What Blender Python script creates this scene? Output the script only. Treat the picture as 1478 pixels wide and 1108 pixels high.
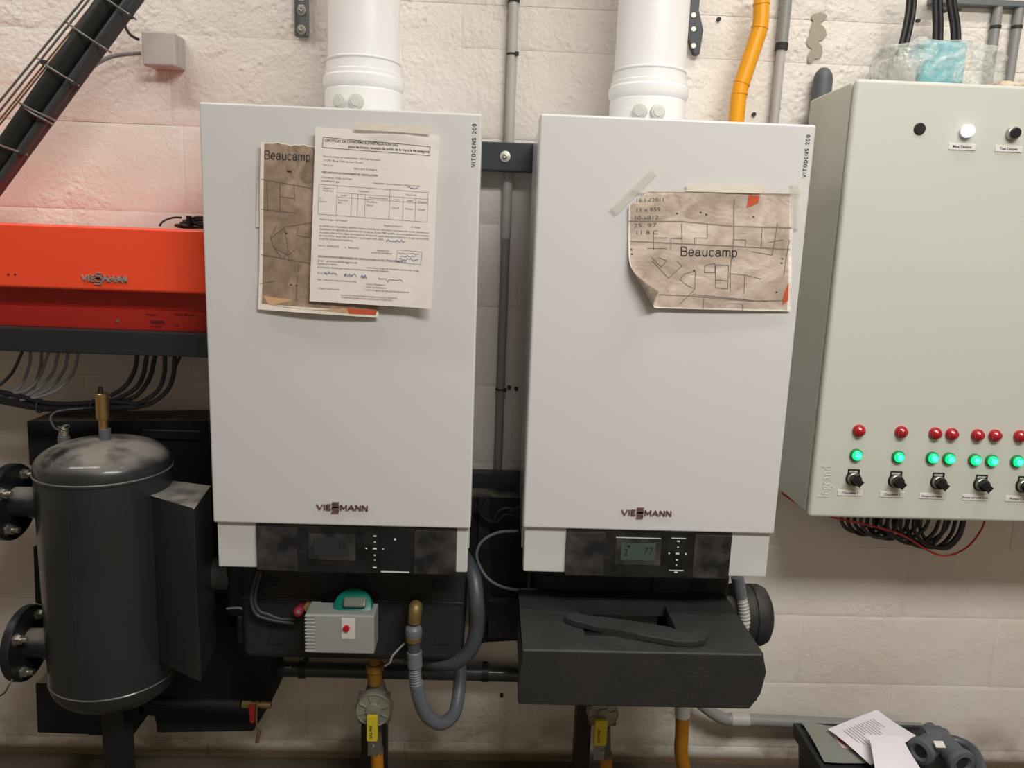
import bpy, bmesh, math, random
from mathutils import Vector, Matrix, noise
sc = bpy.context.scene
for o in list(bpy.data.objects): bpy.data.objects.remove(o)
V = Vector; PI = math.pi
random.seed(7)
Z0 = 0.785                      # floor lies this far under the bottom edge of the left front cover
# ---------------------------------------------------------------- camera
YAW, PIT, ROL, FPX = .0322, .1804, .0372, 1106.7
CAM = V((.5039, -1.774, .5316 + Z0))
_f = V((math.sin(YAW)*math.cos(PIT), math.cos(YAW)*math.cos(PIT), -math.sin(PIT)))
_r = V((math.cos(YAW), -math.sin(YAW), 0)); _u = _r.cross(_f)
_R = _r*math.cos(ROL) + _u*math.sin(ROL); _U = -_r*math.sin(ROL) + _u*math.cos(ROL)
cd = bpy.data.cameras.new('camera'); cam = bpy.data.objects.new('camera', cd); sc.collection.objects.link(cam)
m3 = Matrix((_R, _U, -_f)).transposed()
cam.matrix_world = Matrix.Translation(CAM) @ m3.to_4x4()
cd.sensor_fit = 'HORIZONTAL'; cd.sensor_width = 36; cd.lens = 36*FPX/1478; cd.clip_start = .02
sc.camera = cam
# ---------------------------------------------------------------- exposure, world, lamps
sc.view_settings.view_transform = 'Standard'; sc.view_settings.look = 'None'
sc.view_settings.gamma = 1; sc.view_settings.use_curve_mapping = False
sc.view_settings.exposure = 0.0
w = bpy.data.worlds.new('world'); sc.world = w; w.use_nodes = True
w.node_tree.nodes['Background'].inputs[0].default_value = (.9, .87, .84, 1)
w.node_tree.nodes['Background'].inputs[1].default_value = .15
def tube_lamp(x, y, z, length, power, col, width=.12):
    l = bpy.data.lights.new('ceiling_tube_light', 'AREA'); l.shape = 'RECTANGLE'; l.size = length; l.size_y = width
    l.energy = power; l.color = col
    o = bpy.data.objects.new('ceiling_tube_light', l); sc.collection.objects.link(o); o.location = (x, y, z)
    return o
tube_lamp(1.35, -.68, 2.68, 1.2, 10, (1, .96, .89))
tube_lamp(-.85, -.72, 2.68, 1.2, 14, (1, .955, .89))
tube_lamp(1.33, -2.02, 2.68, 1.5, 69, (1, .97, .915), .5)

# ---------------------------------------------------------------- helpers
def at(px, py, Y):
    d = _f*FPX + _R*(px-739) - _U*(py-554)
    return CAM + d*((Y-CAM.y)/d.y)
def atz(px, py, z):
    d = _f*FPX + _R*(px-739) - _U*(py-554)
    return CAM + d*((z+Z0-CAM.z)/d.z)
def lin(c): c /= 255; return c/12.92 if c <= .04045 else ((c+.055)/1.055)**2.4
def rgb(t): return (lin(t[0]), lin(t[1]), lin(t[2]), 1)
MATS = {}
def mat(name, col, rough=.5, metal=0, bump=None, var=None, emit=None, coat=0, dust=None, trans=0, alpha=1, spec=.5):
    """bump=(scale,strength,dist) var=(scale,colour2,amount) dust=(colour,amount)"""
    m = bpy.data.materials.new(name); m.use_nodes = True; nt = m.node_tree; N = nt.nodes; L = nt.links
    b = N['Principled BSDF']; b.inputs['Base Color'].default_value = rgb(col)
    b.inputs['Roughness'].default_value = rough; b.inputs['Metallic'].default_value = metal
    b.inputs['Coat Weight'].default_value = coat; b.inputs['Transmission Weight'].default_value = trans
    b.inputs['Alpha'].default_value = alpha; b.inputs['Specular IOR Level'].default_value = spec
    tc = N.new('ShaderNodeTexCoord'); cur = None
    if var:
        n = N.new('ShaderNodeTexNoise'); n.inputs['Scale'].default_value = var[0]; n.inputs['Detail'].default_value = 5
        L.new(tc.outputs['Object'], n.inputs['Vector'])
        r = N.new('ShaderNodeValToRGB'); r.color_ramp.elements[0].position = .38; r.color_ramp.elements[1].position = .68
        r.color_ramp.elements[1].color = (var[2],)*3+(1,)
        L.new(n.outputs['Fac'], r.inputs['Fac'])
        mx = N.new('ShaderNodeMix'); mx.data_type = 'RGBA'; mx.inputs[6].default_value = rgb(col); mx.inputs[7].default_value = rgb(var[1])
        L.new(r.outputs['Color'], mx.inputs[0]); cur = mx.outputs[2]
    if dust:
        g = N.new('ShaderNodeNewGeometry'); s = N.new('ShaderNodeSeparateXYZ'); L.new(g.outputs['Normal'], s.inputs[0])
        mr = N.new('ShaderNodeMapRange'); mr.inputs[1].default_value = .35; mr.inputs[2].default_value = 1; mr.inputs[4].default_value = dust[1]
        L.new(s.outputs['Z'], mr.inputs[0])
        n = N.new('ShaderNodeTexNoise'); n.inputs['Scale'].default_value = 14; n.inputs['Detail'].default_value = 4
        L.new(tc.outputs['Object'], n.inputs['Vector'])
        r2 = N.new('ShaderNodeMapRange'); r2.inputs[1].default_value = .32; r2.inputs[2].default_value = .55; L.new(n.outputs['Fac'], r2.inputs[0])
        mm = N.new('ShaderNodeMath'); mm.operation = 'MULTIPLY'; L.new(mr.outputs[0], mm.inputs[0]); L.new(r2.outputs[0], mm.inputs[1])
        mx = N.new('ShaderNodeMix'); mx.data_type = 'RGBA'; mx.inputs[7].default_value = rgb(dust[0])
        if cur: L.new(cur, mx.inputs[6])
        else: mx.inputs[6].default_value = rgb(col)
        L.new(mm.outputs[0], mx.inputs[0]); cur = mx.outputs[2]
        rr = N.new('ShaderNodeMapRange'); rr.inputs[3].default_value = rough; rr.inputs[4].default_value = .85
        L.new(mm.outputs[0], rr.inputs[0]); L.new(rr.outputs[0], b.inputs['Roughness'])
    if cur: L.new(cur, b.inputs['Base Color'])
    if bump:
        n = N.new('ShaderNodeTexNoise'); n.inputs['Scale'].default_value = bump[0]; n.inputs['Detail'].default_value = 6
        L.new(tc.outputs['Object'], n.inputs['Vector'])
        bp = N.new('ShaderNodeBump'); bp.inputs['Strength'].default_value = bump[1]; bp.inputs['Distance'].default_value = bump[2]
        L.new(n.outputs['Fac'], bp.inputs['Height']); L.new(bp.outputs[0], b.inputs['Normal'])
    if emit:
        b.inputs['Emission Color'].default_value = rgb(emit[0]); b.inputs['Emission Strength'].default_value = emit[1]
    MATS[name] = m
    if name == 'tank': b.inputs['Coat Weight'].default_value = .35; b.inputs['Coat Roughness'].default_value = .12
    return m
class MB:
    def __init__(s): s.b = bmesh.new()
    def box(s, x0, x1, y0, y1, z0, z1, bev=0, seg=2):
        t = bmesh.new()
        vs = [t.verts.new((x, y, z)) for x in (x0, x1) for y in (y0, y1) for z in (z0, z1)]
        for f in ((0,1,3,2),(4,6,7,5),(0,4,5,1),(2,3,7,6),(0,2,6,4),(1,5,7,3)): t.faces.new([vs[i] for i in f])
        if bev: bmesh.ops.bevel(t, geom=list(t.edges), offset=bev, segments=seg, affect='EDGES', profile=.5)
        s._add(t); return s
    def _add(s, t, M=None):
        bmesh.ops.recalc_face_normals(t, faces=t.faces)
        if M: t.transform(M)
        me = bpy.data.meshes.new('tmp'); t.to_mesh(me); t.free(); s.b.from_mesh(me); bpy.data.meshes.remove(me)
    def obox(s, c, size, M3, bev=0, seg=2):
        t = MB(); a, b_, c_ = [k/2 for k in size]; t.box(-a, a, -b_, b_, -c_, c_, bev, seg)
        s._add(t.b, Matrix.Translation(c) @ M3.to_4x4()); return s
    def prism(s, pts, y0, y1, bev=0, axis='Y', seg=2):
        """polygon (x,z) extruded in y, or (x,y) extruded in z"""
        t = bmesh.new()
        mk = (lambda p, k: (p[0], k, p[1])) if axis == 'Y' else (lambda p, k: (p[0], p[1], k))
        a = [t.verts.new(mk(p, y0)) for p in pts]; b = [t.verts.new(mk(p, y1)) for p in pts]
        t.faces.new(a); t.faces.new(b[::-1]); n = len(pts)
        for i in range(n): t.faces.new((a[i], b[i], b[(i+1) % n], a[(i+1) % n]))
        if bev: bmesh.ops.bevel(t, geom=list(t.edges), offset=bev, segments=seg, affect='EDGES', profile=.5)
        s._add(t); return s
    def cyl(s, p0, p1, r, seg=24, r1=None, bev=0):
        p0, p1 = V(p0), V(p1); L = (p1-p0).length; r1 = r if r1 is None else r1
        if bev: pr = [(0, 0), (r-bev, 0), (r, bev), (r1, L-bev), (r1-bev, L), (0, L)]
        else: pr = [(0, 0), (r, 0), (r1, L), (0, L)]
        return s.lathe(pr, p0, p1-p0, seg)
    def lathe(s, prof, org, axis=(0, 0, 1), seg=32):
        t = bmesh.new(); rings = []
        for (r, h) in prof:
            if r < 1e-6: rings.append([t.verts.new((0, 0, h))])
            else: rings.append([t.verts.new((r*math.cos(2*PI*i/seg), r*math.sin(2*PI*i/seg), h)) for i in range(seg)])
        for A, B in zip(rings, rings[1:]):
            for i in range(seg):
                j = (i+1) % seg
                if len(A) == 1 and len(B) == 1: continue
                if len(A) == 1: t.faces.new((A[0], B[i], B[j]))
                elif len(B) == 1: t.faces.new((A[i], A[j], B[0]))
                else: t.faces.new((A[i], A[j], B[j], B[i]))
        q = V((0, 0, 1)).rotation_difference(V(axis).normalized())
        s._add(t, Matrix.Translation(V(org)) @ q.to_matrix().to_4x4()); return s
    def tube(s, pts, r, seg=10, sub=6, closed=False, smooth=True, rf=None):
        pts = [V(p) for p in pts]
        if smooth and len(pts) > 2:
            out = []; n = len(pts)
            for i in range(n if closed else n-1):
                if closed: a, b, c, d = pts[i-1], pts[i], pts[(i+1) % n], pts[(i+2) % n]
                else:
                    b, c = pts[i], pts[i+1]; a = pts[i-1] if i else b*2-c; d = pts[i+2] if i+2 < n else c*2-b
                for k in range(sub):
                    t = k/sub
                    out.append(.5*((2*b)+(c-a)*t+(2*a-5*b+4*c-d)*t*t+(3*b-a-3*c+d)*t**3))
            if not closed: out.append(pts[-1])
            pts = out
        t = bmesh.new(); n = len(pts); rings = []; up = None
        for i, p in enumerate(pts):
            if closed: T = (pts[(i+1) % n]-pts[i-1])
            else: T = pts[min(i+1, n-1)]-pts[max(i-1, 0)]
            T.normalize()
            if up is None: up = T.orthogonal().normalized()
            else:
                up = up - T*up.dot(T)
                up = up.normalized() if up.length > 1e-6 else T.orthogonal().normalized()
            bn = T.cross(up); rr = r*(rf(i/(n-1)) if rf else 1)
            rings.append([t.verts.new(p+(up*math.cos(2*PI*k/seg)+bn*math.sin(2*PI*k/seg))*rr) for k in range(seg)])
        for i in range(n if closed else n-1):
            A, B = rings[i], rings[(i+1) % n]
            for k in range(seg): t.faces.new((A[k], A[(k+1) % seg], B[(k+1) % seg], B[k]))
        if not closed: t.faces.new(rings[0][::-1]); t.faces.new(rings[-1])
        s._add(t); return s
    def raw(s, vs, fs):
        t = bmesh.new(); q = [t.verts.new(v) for v in vs]
        for f in fs:
            try: t.faces.new([q[i] for i in f])
            except ValueError: pass
        me = bpy.data.meshes.new('tmp'); t.to_mesh(me); t.free(); s.b.from_mesh(me); bpy.data.meshes.remove(me); return s
ORG = {}
def tag(o, label=None, cat=None, group=None, kind=None):
    if label: o['label'] = label
    if cat: o['category'] = cat
    if group: o['group'] = group
    if kind: o['kind'] = kind
    return o
def obj(name, mb, m, parent=None, label=None, cat=None, group=None, kind=None, sharp=35):
    me = bpy.data.meshes.new(name); b = mb.b
    if parent is not None: org = ORG[parent.name]
    else:
        vs = [v.co for v in b.verts]
        org = V(((min(v.x for v in vs)+max(v.x for v in vs))/2, (min(v.y for v in vs)+max(v.y for v in vs))/2, min(v.z for v in vs)))
    b.transform(Matrix.Translation(-org)); b.to_mesh(me); b.free()
    me.materials.append(MATS[m])
    me.polygons.foreach_set('use_smooth', [True]*len(me.polygons)); me.set_sharp_from_angle(angle=math.radians(sharp))
    o = bpy.data.objects.new(name, me); sc.collection.objects.link(o)
    if sharp == 35 and len(me.polygons) < 4000:
        wn = o.modifiers.new('weighted_normal', 'WEIGHTED_NORMAL'); wn.keep_sharp = True; wn.weight = 90
    if parent is not None: o.parent = parent
    else: o.location = org
    ORG[o.name] = org.copy()
    return tag(o, label, cat, group, kind)
def thing(name, loc, label, cat, group=None):
    o = bpy.data.objects.new(name, None); o.empty_display_size = .05; sc.collection.objects.link(o); o.location = loc; ORG[o.name] = V(loc)
    return tag(o, label, cat, group)
# flat text as 2-D triangles
_TX = {}
def text2d(s, size, bold=0, space=1.0, align='LEFT'):
    k = (s, size, bold, space, align)
    if k not in _TX:
        c = bpy.data.curves.new('t', 'FONT'); c.body = s; c.size = size; c.offset = bold; c.space_character = space; c.align_x = align; c.resolution_u = 3
        o = bpy.data.objects.new('t', c); sc.collection.objects.link(o)
        dg = bpy.context.evaluated_depsgraph_get(); me = o.evaluated_get(dg).to_mesh()
        _TX[k] = ([v.co.copy() for v in me.vertices], [tuple(p.vertices) for p in me.polygons])
        o.evaluated_get(dg).to_mesh_clear(); bpy.data.objects.remove(o); bpy.data.curves.remove(c)
    return _TX[k]
def text_solid(mb, s, size, org, ux, uz, depth, bold=0, space=1.0, align='LEFT', sx=1.0, sy=1.0):
    """lettering with thickness on the plane org + ux,uz, raised by depth toward ux x uz side"""
    vs, fs = text2d(s, size, bold, space, align); n = ux.cross(uz).normalized()
    t = bmesh.new(); q = [t.verts.new(org+ux*(v.x*sx)+uz*(v.y*sy)) for v in vs]
    for f in fs:
        try: t.faces.new([q[i] for i in f])
        except ValueError: pass
    bmesh.ops.remove_doubles(t, verts=t.verts, dist=1e-6)
    if depth:
        r = bmesh.ops.extrude_face_region(t, geom=list(t.faces))
        bmesh.ops.translate(t, verts=[e for e in r['geom'] if isinstance(e, bmesh.types.BMVert)], vec=n*depth)
        bmesh.ops.recalc_face_normals(t, faces=t.faces)
    me = bpy.data.meshes.new('tmp'); t.to_mesh(me); t.free(); mb.b.from_mesh(me); bpy.data.meshes.remove(me)
FX, FZ = V((1, 0, 0)), V((0, 0, 1))     # plane facing the camera: FX x FZ = -Y

# ---------------------------------------------------------------- materials
def wall_material():
    m = bpy.data.materials.new('painted_block'); m.use_nodes = True; nt = m.node_tree; N = nt.nodes; L = nt.links
    b = N['Principled BSDF']; b.inputs['Roughness'].default_value = .6
    g = N.new('ShaderNodeNewGeometry'); P = g.outputs['Position']
    def nz(sc_, det=4, vec=P):
        n = N.new('ShaderNodeTexNoise'); n.inputs['Scale'].default_value = sc_; n.inputs['Detail'].default_value = det; L.new(vec, n.inputs['Vector']); return n.outputs['Fac']
    def mr(x, a, b_, c=0, d=1):
        n = N.new('ShaderNodeMapRange'); n.inputs[1].default_value = a; n.inputs[2].default_value = b_; n.inputs[3].default_value = c; n.inputs[4].default_value = d; L.new(x, n.inputs[0]); return n.outputs[0]
    def ma(op, a, b_):
        n = N.new('ShaderNodeMath'); n.operation = op
        for i, k in enumerate((a, b_)):
            if isinstance(k, (int, float)): n.inputs[i].default_value = k
            else: L.new(k, n.inputs[i])
        return n.outputs[0]
    mx = N.new('ShaderNodeMix'); mx.data_type = 'RGBA'; mx.inputs[6].default_value = rgb((238, 233, 226)); mx.inputs[7].default_value = rgb((228, 219, 208))
    L.new(mr(nz(2.2), .35, .7), mx.inputs[0])
    s = N.new('ShaderNodeSeparateXYZ'); L.new(P, s.inputs[0])
    # grime low on the wall
    gr = ma('MAXIMUM', ma('MULTIPLY', mr(s.outputs['Z'], .16, .0), mr(nz(9), .38, .62)), mr(s.outputs['Z'], .045, .02))
    mx2 = N.new('ShaderNodeMix'); mx2.data_type = 'RGBA'; mx2.inputs[7].default_value = rgb((120, 104, 84)); L.new(mx.outputs[2], mx2.inputs[6]); L.new(gr, mx2.inputs[0])
    L.new(mx2.outputs[2], b.inputs['Base Color'])
    # relief : fine grain, pits (rougher near the top of the wall and in patches)
    rough_patch = ma('MAXIMUM', mr(s.outputs['Z'], 1.5, 1.72), mr(nz(3.1, 2), .55, .7))
    grain = ma('MULTIPLY', nz(95, 5), mr(rough_patch, 0, 1, .3, 1.2))
    pits = N.new('ShaderNodeTexVoronoi'); pits.inputs['Scale'].default_value = 55; L.new(P, pits.inputs['Vector'])
    pit = ma('MULTIPLY', mr(pits.outputs['Distance'], .1, .42), ma('MULTIPLY', mr(nz(14, 3), .5, .62), mr(rough_patch, 0, 1, .1, .8)))
    h = ma('ADD', ma('ADD', grain, pit), ma('MULTIPLY', nz(9, 3), 1.6))
    bp = N.new('ShaderNodeBump'); bp.inputs['Strength'].default_value = .75; bp.inputs['Distance'].default_value = .004
    L.new(h, bp.inputs['Height']); L.new(bp.outputs[0], b.inputs['Normal'])
    MATS['painted_block'] = m
wall_material()
mat('mortar', (206, 196, 182), .8, bump=(60, .5, .003))
mat('room_paint', (176, 166, 154), .8, bump=(30, .2, .003))
mat('floor', (92, 84, 72), .85, bump=(25, .4, .004), var=(6, (80, 70, 58), 1))
mat('chipped', (168, 158, 144), .9, bump=(90, .5, .002))
mat('boiler_white', (212, 211, 211), .32, coat=.15, bump=(1400, .02, .0005))
mat('boiler_low', (206, 206, 204), .4)
mat('side_gloss', (205, 207, 212), .22, coat=.4)
mat('flue_white', (240, 240, 240), .3, coat=.2)
mat('flue_cap', (205, 206, 200), .4)
mat('gloss_black', (14, 16, 18), .22, coat=.3, var=(26, (52, 52, 54), .6))
mat('flap_black', (26, 28, 30), .35, var=(22, (84, 76, 74), .8))
mat('lcd_off', (44, 52, 52), .3)
mat('lcd', (66, 82, 76), .3)
mat('lcd_dark', (22, 28, 27), .5)
mat('icon', (210, 212, 210), .5)
mat('letter_dark', (62, 60, 64), .5)
mat('badge_red', (124, 92, 90), .3, metal=.25)
mat('badge_silver', (178, 172, 168), .3, metal=.3)
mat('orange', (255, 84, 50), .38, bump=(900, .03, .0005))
mat('orange_shaded', (186, 42, 32), .45)  # darker than the lid: shade under its overhang is put into the colour
mat('trunk', (32, 39, 40), .5)
mat('print_dark', (96, 26, 24), .7)
mat('epp', (32, 32, 33), .75, bump=(260, .35, .001), dust=((112, 106, 98), .5))
mat('epp_dark', (20, 20, 22), .8, bump=(260, .3, .001), dust=((120, 112, 100), .85))
mat('epp_shell', (36, 36, 35), .6, bump=(300, .5, .0012), var=(16, (48, 47, 46), .6))
mat('tank', (42, 46, 48), .34, bump=(30, .06, .002), dust=((150, 144, 136), .9), var=(5, (34, 36, 37), .8))
mat('flange', (30, 31, 34), .4)
mat('steel', (176, 172, 160), .35, metal=.9)
mat('zinc', (150, 152, 150), .4, metal=.85, bump=(80, .2, .001))
mat('bracket', (122, 127, 130), .45, metal=.5)
mat('rail', (44, 50, 58), .42)
mat('washer', (196, 194, 184), .4, metal=.5)
mat('brass', (184, 154, 104), .32, metal=.9)
mat('brass_dull', (140, 118, 76), .5, metal=.6)
mat('cable_black', (32, 31, 34), .45)
mat('cable_grey', (132, 132, 134), .5)
mat('cable_dark', (62, 62, 66), .5)
mat('pipe_ins', (58, 62, 64), .35, coat=.2)
mat('pipe_black', (24, 29, 27), .5)
mat('copper', (150, 112, 88), .45, metal=.3)
mat('jbox', (186, 180, 176), .5)
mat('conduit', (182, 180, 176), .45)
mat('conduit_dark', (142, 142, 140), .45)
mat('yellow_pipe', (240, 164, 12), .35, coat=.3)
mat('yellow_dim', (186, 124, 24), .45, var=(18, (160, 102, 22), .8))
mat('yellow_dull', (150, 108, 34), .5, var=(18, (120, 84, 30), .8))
mat('yellow_lever', (205, 190, 40), .45)
mat('cabinet', (204, 206, 197), .42, bump=(700, .08, .0006))
mat('cab_side', (198, 198, 187), .36, bump=(14, .1, .004))
mat('seam', (66, 66, 60), .7)
mat('plate_white', (226, 222, 220), .5)
mat('ink', (44, 42, 44), .7)
mat('ink_soft', (92, 86, 84), .8)
mat('ink_faint', (134, 122, 112), .8)
mat('ink_blue', (92, 96, 150), .8)
mat('lamp_red', (176, 20, 34), .25, coat=.5)
mat('lamp_green', (10, 220, 120), .3, emit=((0, 250, 140), 1.0))
mat('lamp_core', (60, 255, 215), .3, emit=((90, 255, 220), 1.15))
mat('lamp_ring', (20, 130, 66), .4)
mat('lamp_white', (240, 240, 255), .3, emit=((235, 235, 255), 1.5))
mat('knob_black', (24, 25, 28), .4)
mat('plastic_grey', (88, 94, 96), .5)
mat('hose', (108, 114, 122), .42, bump=(60, .15, .001))
mat('hose_dark', (70, 76, 80), .42)
mat('motor', (150, 152, 148), .5)
mat('grey_window', (112, 116, 108), .3)
mat('teal_cap', (6, 112, 98), .35)
mat('red_cap', (150, 38, 62), .4)
mat('red_handle', (150, 36, 34), .45)
mat('red_wire', (205, 48, 44), .4)
mat('regulator', (152, 150, 140), .5, metal=.35, bump=(60, .2, .001))
mat('dirty_metal', (104, 98, 88), .6, metal=.3, bump=(60, .3, .001))
mat('white_lever', (190, 188, 184), .4)
mat('tape', (214, 212, 198), .3, alpha=.5)
mat('tape_cream', (222, 214, 200), .5)
mat('paper', (232, 226, 220), .6, bump=(22, .35, .004))
mat('paper_cool', (228, 222, 230), .6)
mat('poster_orange', (205, 88, 52), .6)
mat('poster_tan', (206, 166, 128), .6)
mat('bin', (40, 41, 41), .5, bump=(200, .2, .001))
mat('pouch', (132, 133, 127), .35, bump=(30, .3, .004))
mat('pouch_label', (214, 196, 196), .5)
mat('label_red', (190, 70, 84), .6)
mat('foam_grey', (84, 87, 92), .8, bump=(240, .3, .001))
mat('foam_hole', (30, 31, 34), .9)
mat('teal', (92, 190, 206), .4, bump=(120, .4, .004))
mat('cloth', (205, 186, 158), .8, bump=(40, .4, .004), var=(14, (214, 206, 190), 1))
mat('sticker', (210, 206, 202), .5)
def poster_material(name, border, c1, c2):
    m = bpy.data.materials.new(name); m.use_nodes = True; nt = m.node_tree; N = nt.nodes; L = nt.links; b = N['Principled BSDF']
    b.inputs['Roughness'].default_value = .5
    uv = N.new('ShaderNodeUVMap'); s = N.new('ShaderNodeSeparateXYZ'); L.new(uv.outputs[0], s.inputs[0])
    def step(src, a, up):
        n = N.new('ShaderNodeMath'); n.operation = 'GREATER_THAN' if up else 'LESS_THAN'; L.new(src, n.inputs[0]); n.inputs[1].default_value = a; return n.outputs[0]
    k = None
    for q in (step(s.outputs[0], border[0], 1), step(s.outputs[0], 1-border[1], 0), step(s.outputs[1], border[2], 1), step(s.outputs[1], 1-border[3], 0)):
        if k is None: k = q
        else:
            n = N.new('ShaderNodeMath'); n.operation = 'MULTIPLY'; L.new(k, n.inputs[0]); L.new(q, n.inputs[1]); k = n.outputs[0]
    n1 = N.new('ShaderNodeTexNoise'); n1.inputs['Scale'].default_value = 4.5; n1.inputs['Detail'].default_value = 6; n1.inputs['Distortion'].default_value = 1.6; L.new(uv.outputs[0], n1.inputs['Vector'])
    r = N.new('ShaderNodeValToRGB'); r.color_ramp.elements[0].position = .34; r.color_ramp.elements[0].color = rgb(c1); r.color_ramp.elements[1].position = .68; r.color_ramp.elements[1].color = rgb(c2)
    L.new(n1.outputs['Fac'], r.inputs[0])
    mx = N.new('ShaderNodeMix'); mx.data_type = 'RGBA'; mx.inputs[6].default_value = rgb((236, 228, 216)); L.new(r.outputs[0], mx.inputs[7]); L.new(k, mx.inputs[0]); L.new(mx.outputs[2], b.inputs['Base Color'])
    n2 = N.new('ShaderNodeTexNoise'); n2.inputs['Scale'].default_value = 7; n2.inputs['Distortion'].default_value = 2; L.new(uv.outputs[0], n2.inputs['Vector'])
    bp = N.new('ShaderNodeBump'); bp.inputs['Strength'].default_value = .28; bp.inputs['Distance'].default_value = .004; L.new(n2.outputs[0], bp.inputs['Height']); L.new(bp.outputs[0], b.inputs['Normal'])
    MATS[name] = m
poster_material('poster_left', (.03, .0, .035, .006), (132, 112, 94), (176, 154, 134))
poster_material('poster_right', (.008, .02, .012, .0), (172, 154, 140), (212, 196, 182))
def bubble_material():
    m = bpy.data.materials.new('bubble_film'); m.use_nodes = True; nt = m.node_tree; N = nt.nodes; L = nt.links; b = N['Principled BSDF']
    b.inputs['Base Color'].default_value = rgb((228, 232, 226)); b.inputs['Roughness'].default_value = .14
    v = N.new('ShaderNodeTexVoronoi'); v.inputs['Scale'].default_value = 95; tc = N.new('ShaderNodeTexCoord'); L.new(tc.outputs['Object'], v.inputs['Vector'])
    n = N.new('ShaderNodeTexNoise'); n.inputs['Scale'].default_value = 22; n.inputs['Distortion'].default_value = 1.5; L.new(tc.outputs['Object'], n.inputs['Vector'])
    b1 = N.new('ShaderNodeBump'); b1.inputs['Strength'].default_value = .7; b1.inputs['Distance'].default_value = .004; b1.invert = True; L.new(v.outputs['Distance'], b1.inputs['Height'])
    b2 = N.new('ShaderNodeBump'); b2.inputs['Strength'].default_value = .8; b2.inputs['Distance'].default_value = .012; L.new(n.outputs[0], b2.inputs['Height']); L.new(b1.outputs[0], b2.inputs['Normal']); L.new(b2.outputs[0], b.inputs['Normal'])
    t = N.new('ShaderNodeBsdfTransparent'); mx = N.new('ShaderNodeMixShader'); mp = N.new('ShaderNodeMapRange'); L.new(n.outputs[0], mp.inputs[0]); mp.inputs[1].default_value = .35; mp.inputs[2].default_value = .65; mp.inputs[3].default_value = .22; mp.inputs[4].default_value = .5
    L.new(mp.outputs[0], mx.inputs[0]); L.new(t.outputs[0], mx.inputs[1]); L.new(b.outputs[0], mx.inputs[2]); L.new(mx.outputs[0], N['Material Output'].inputs[0])
    MATS['bubble_film'] = m
bubble_material()

# ---------------------------------------------------------------- room shell
XL, XR, YF, ZC = -2.2, 3.2, -3.6, 2.75
obj('floor', MB().box(XL, XR, YF, .1, -.1, 0), 'floor', kind='structure')
obj('ceiling', MB().box(XL, XR, YF, .1, ZC, ZC+.1), 'room_paint', kind='structure')
obj('wall_left', MB().box(XL-.1, XL, YF, .1, 0, ZC), 'room_paint', kind='structure')
obj('wall_right', MB().box(XR, XR+.1, YF, .1, 0, ZC), 'room_paint', kind='structure')
obj('wall_front', MB().box(XL, XR, YF-.1, YF, 0, ZC), 'room_paint', kind='structure')
wb = obj('wall_back', MB().box(XL, XR, .0028, .1, 0, ZC), 'painted_block', kind='structure')
RZ = [0, .052, .237, .425, .61, .797, .985, 1.172, 1.358, 1.545, 1.733, 1.822, 2.015, 2.2, 2.39, 2.58, 2.75]
blk = {}
def block_mesh(W, H):
    k = (round(W, 3), round(H, 3))
    if k not in blk:
        t = MB(); g1, dp = .009, .0020
        vs = [(0, .02, 0), (W, .02, 0), (W, .02, H), (0, .02, H), (0, dp, 0), (W, dp, 0), (W, dp, H), (0, dp, H)]
        for q, yv in ((.45*g1, dp*.35), (g1, 0)): vs += [(q, yv, q), (W-q, yv, q), (W-q, yv, H-q), (q, yv, H-q)]
        fs = []
        for L_ in range(3):
            for i in range(4): j = (i+1) % 4; fs.append((4*L_+i, 4*L_+j, 4*L_+4+j, 4*L_+4+i))
        fs.append((12, 13, 14, 15)); t.raw(vs, fs); t = t.b; me = bpy.data.meshes.new('block'); t.to_mesh(me); t.free(); me.materials.append(MATS['painted_block'])
        me.polygons.foreach_set('use_smooth', [True]*len(me.polygons)); me.set_sharp_from_angle(angle=math.radians(60)); blk[k] = me
    return blk[k]
def blocks(k, z0, z1):
    off = [.318, .068, .318, .068, .318, .068, .318, .068, .318, .295, .424, .214, .4, .1, .3, .1][k]
    x = off-.5*6
    while x < XR-.02:
        a, b = max(x, XL), min(x+.5, XR)
        if b-a > .02:
            g = .0006
            o = bpy.data.objects.new('block', block_mesh(b-a-2*g, z1-z0-2*g)); sc.collection.objects.link(o); o.parent = wb
            o.location = V((a+g, random.uniform(-.0008, .0008), z0+g)) - ORG['wall_back']
        x += .5
for k in range(len(RZ)-1): blocks(k, RZ[k], RZ[k+1])
ch = MB()
for cx, cy, w_, h_, ph in ((1181, 28, 10, 11, 0), (1178, 50, 13, 17, 1.2), (1177, 75, 10, 15, 2)):
    c = at(cx, cy, -.003); vs = [c+V((0, -.0008, 0))]
    for i in range(16):
        a = 2*PI*i/16; k = .00145*(1+.22*math.sin(3*a+ph)+.12*math.sin(5*a+2*ph))
        vs.append(c+V((math.cos(a)*w_*k+.25*math.sin(a)*h_*k, 0, math.sin(a)*h_*k)))
    ch.raw(vs, [(0, 1+i, 1+(i+1) % 16) for i in range(16)])
obj('chipped_patch', ch, 'chipped', wb, label='bare patch of chipped paint on the block wall')
for px, py in ((1037, 28), (1088, 165), (1123, 157), (745, 561), (735, 559), (725, 558), (724, 1003)):
    c = at(px, py, -.002); obj('wall_plug', MB().cyl(c+V((0, .004, 0)), c+V((0, -.004, 0)), .0045, 10), 'ink', wb)

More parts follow.
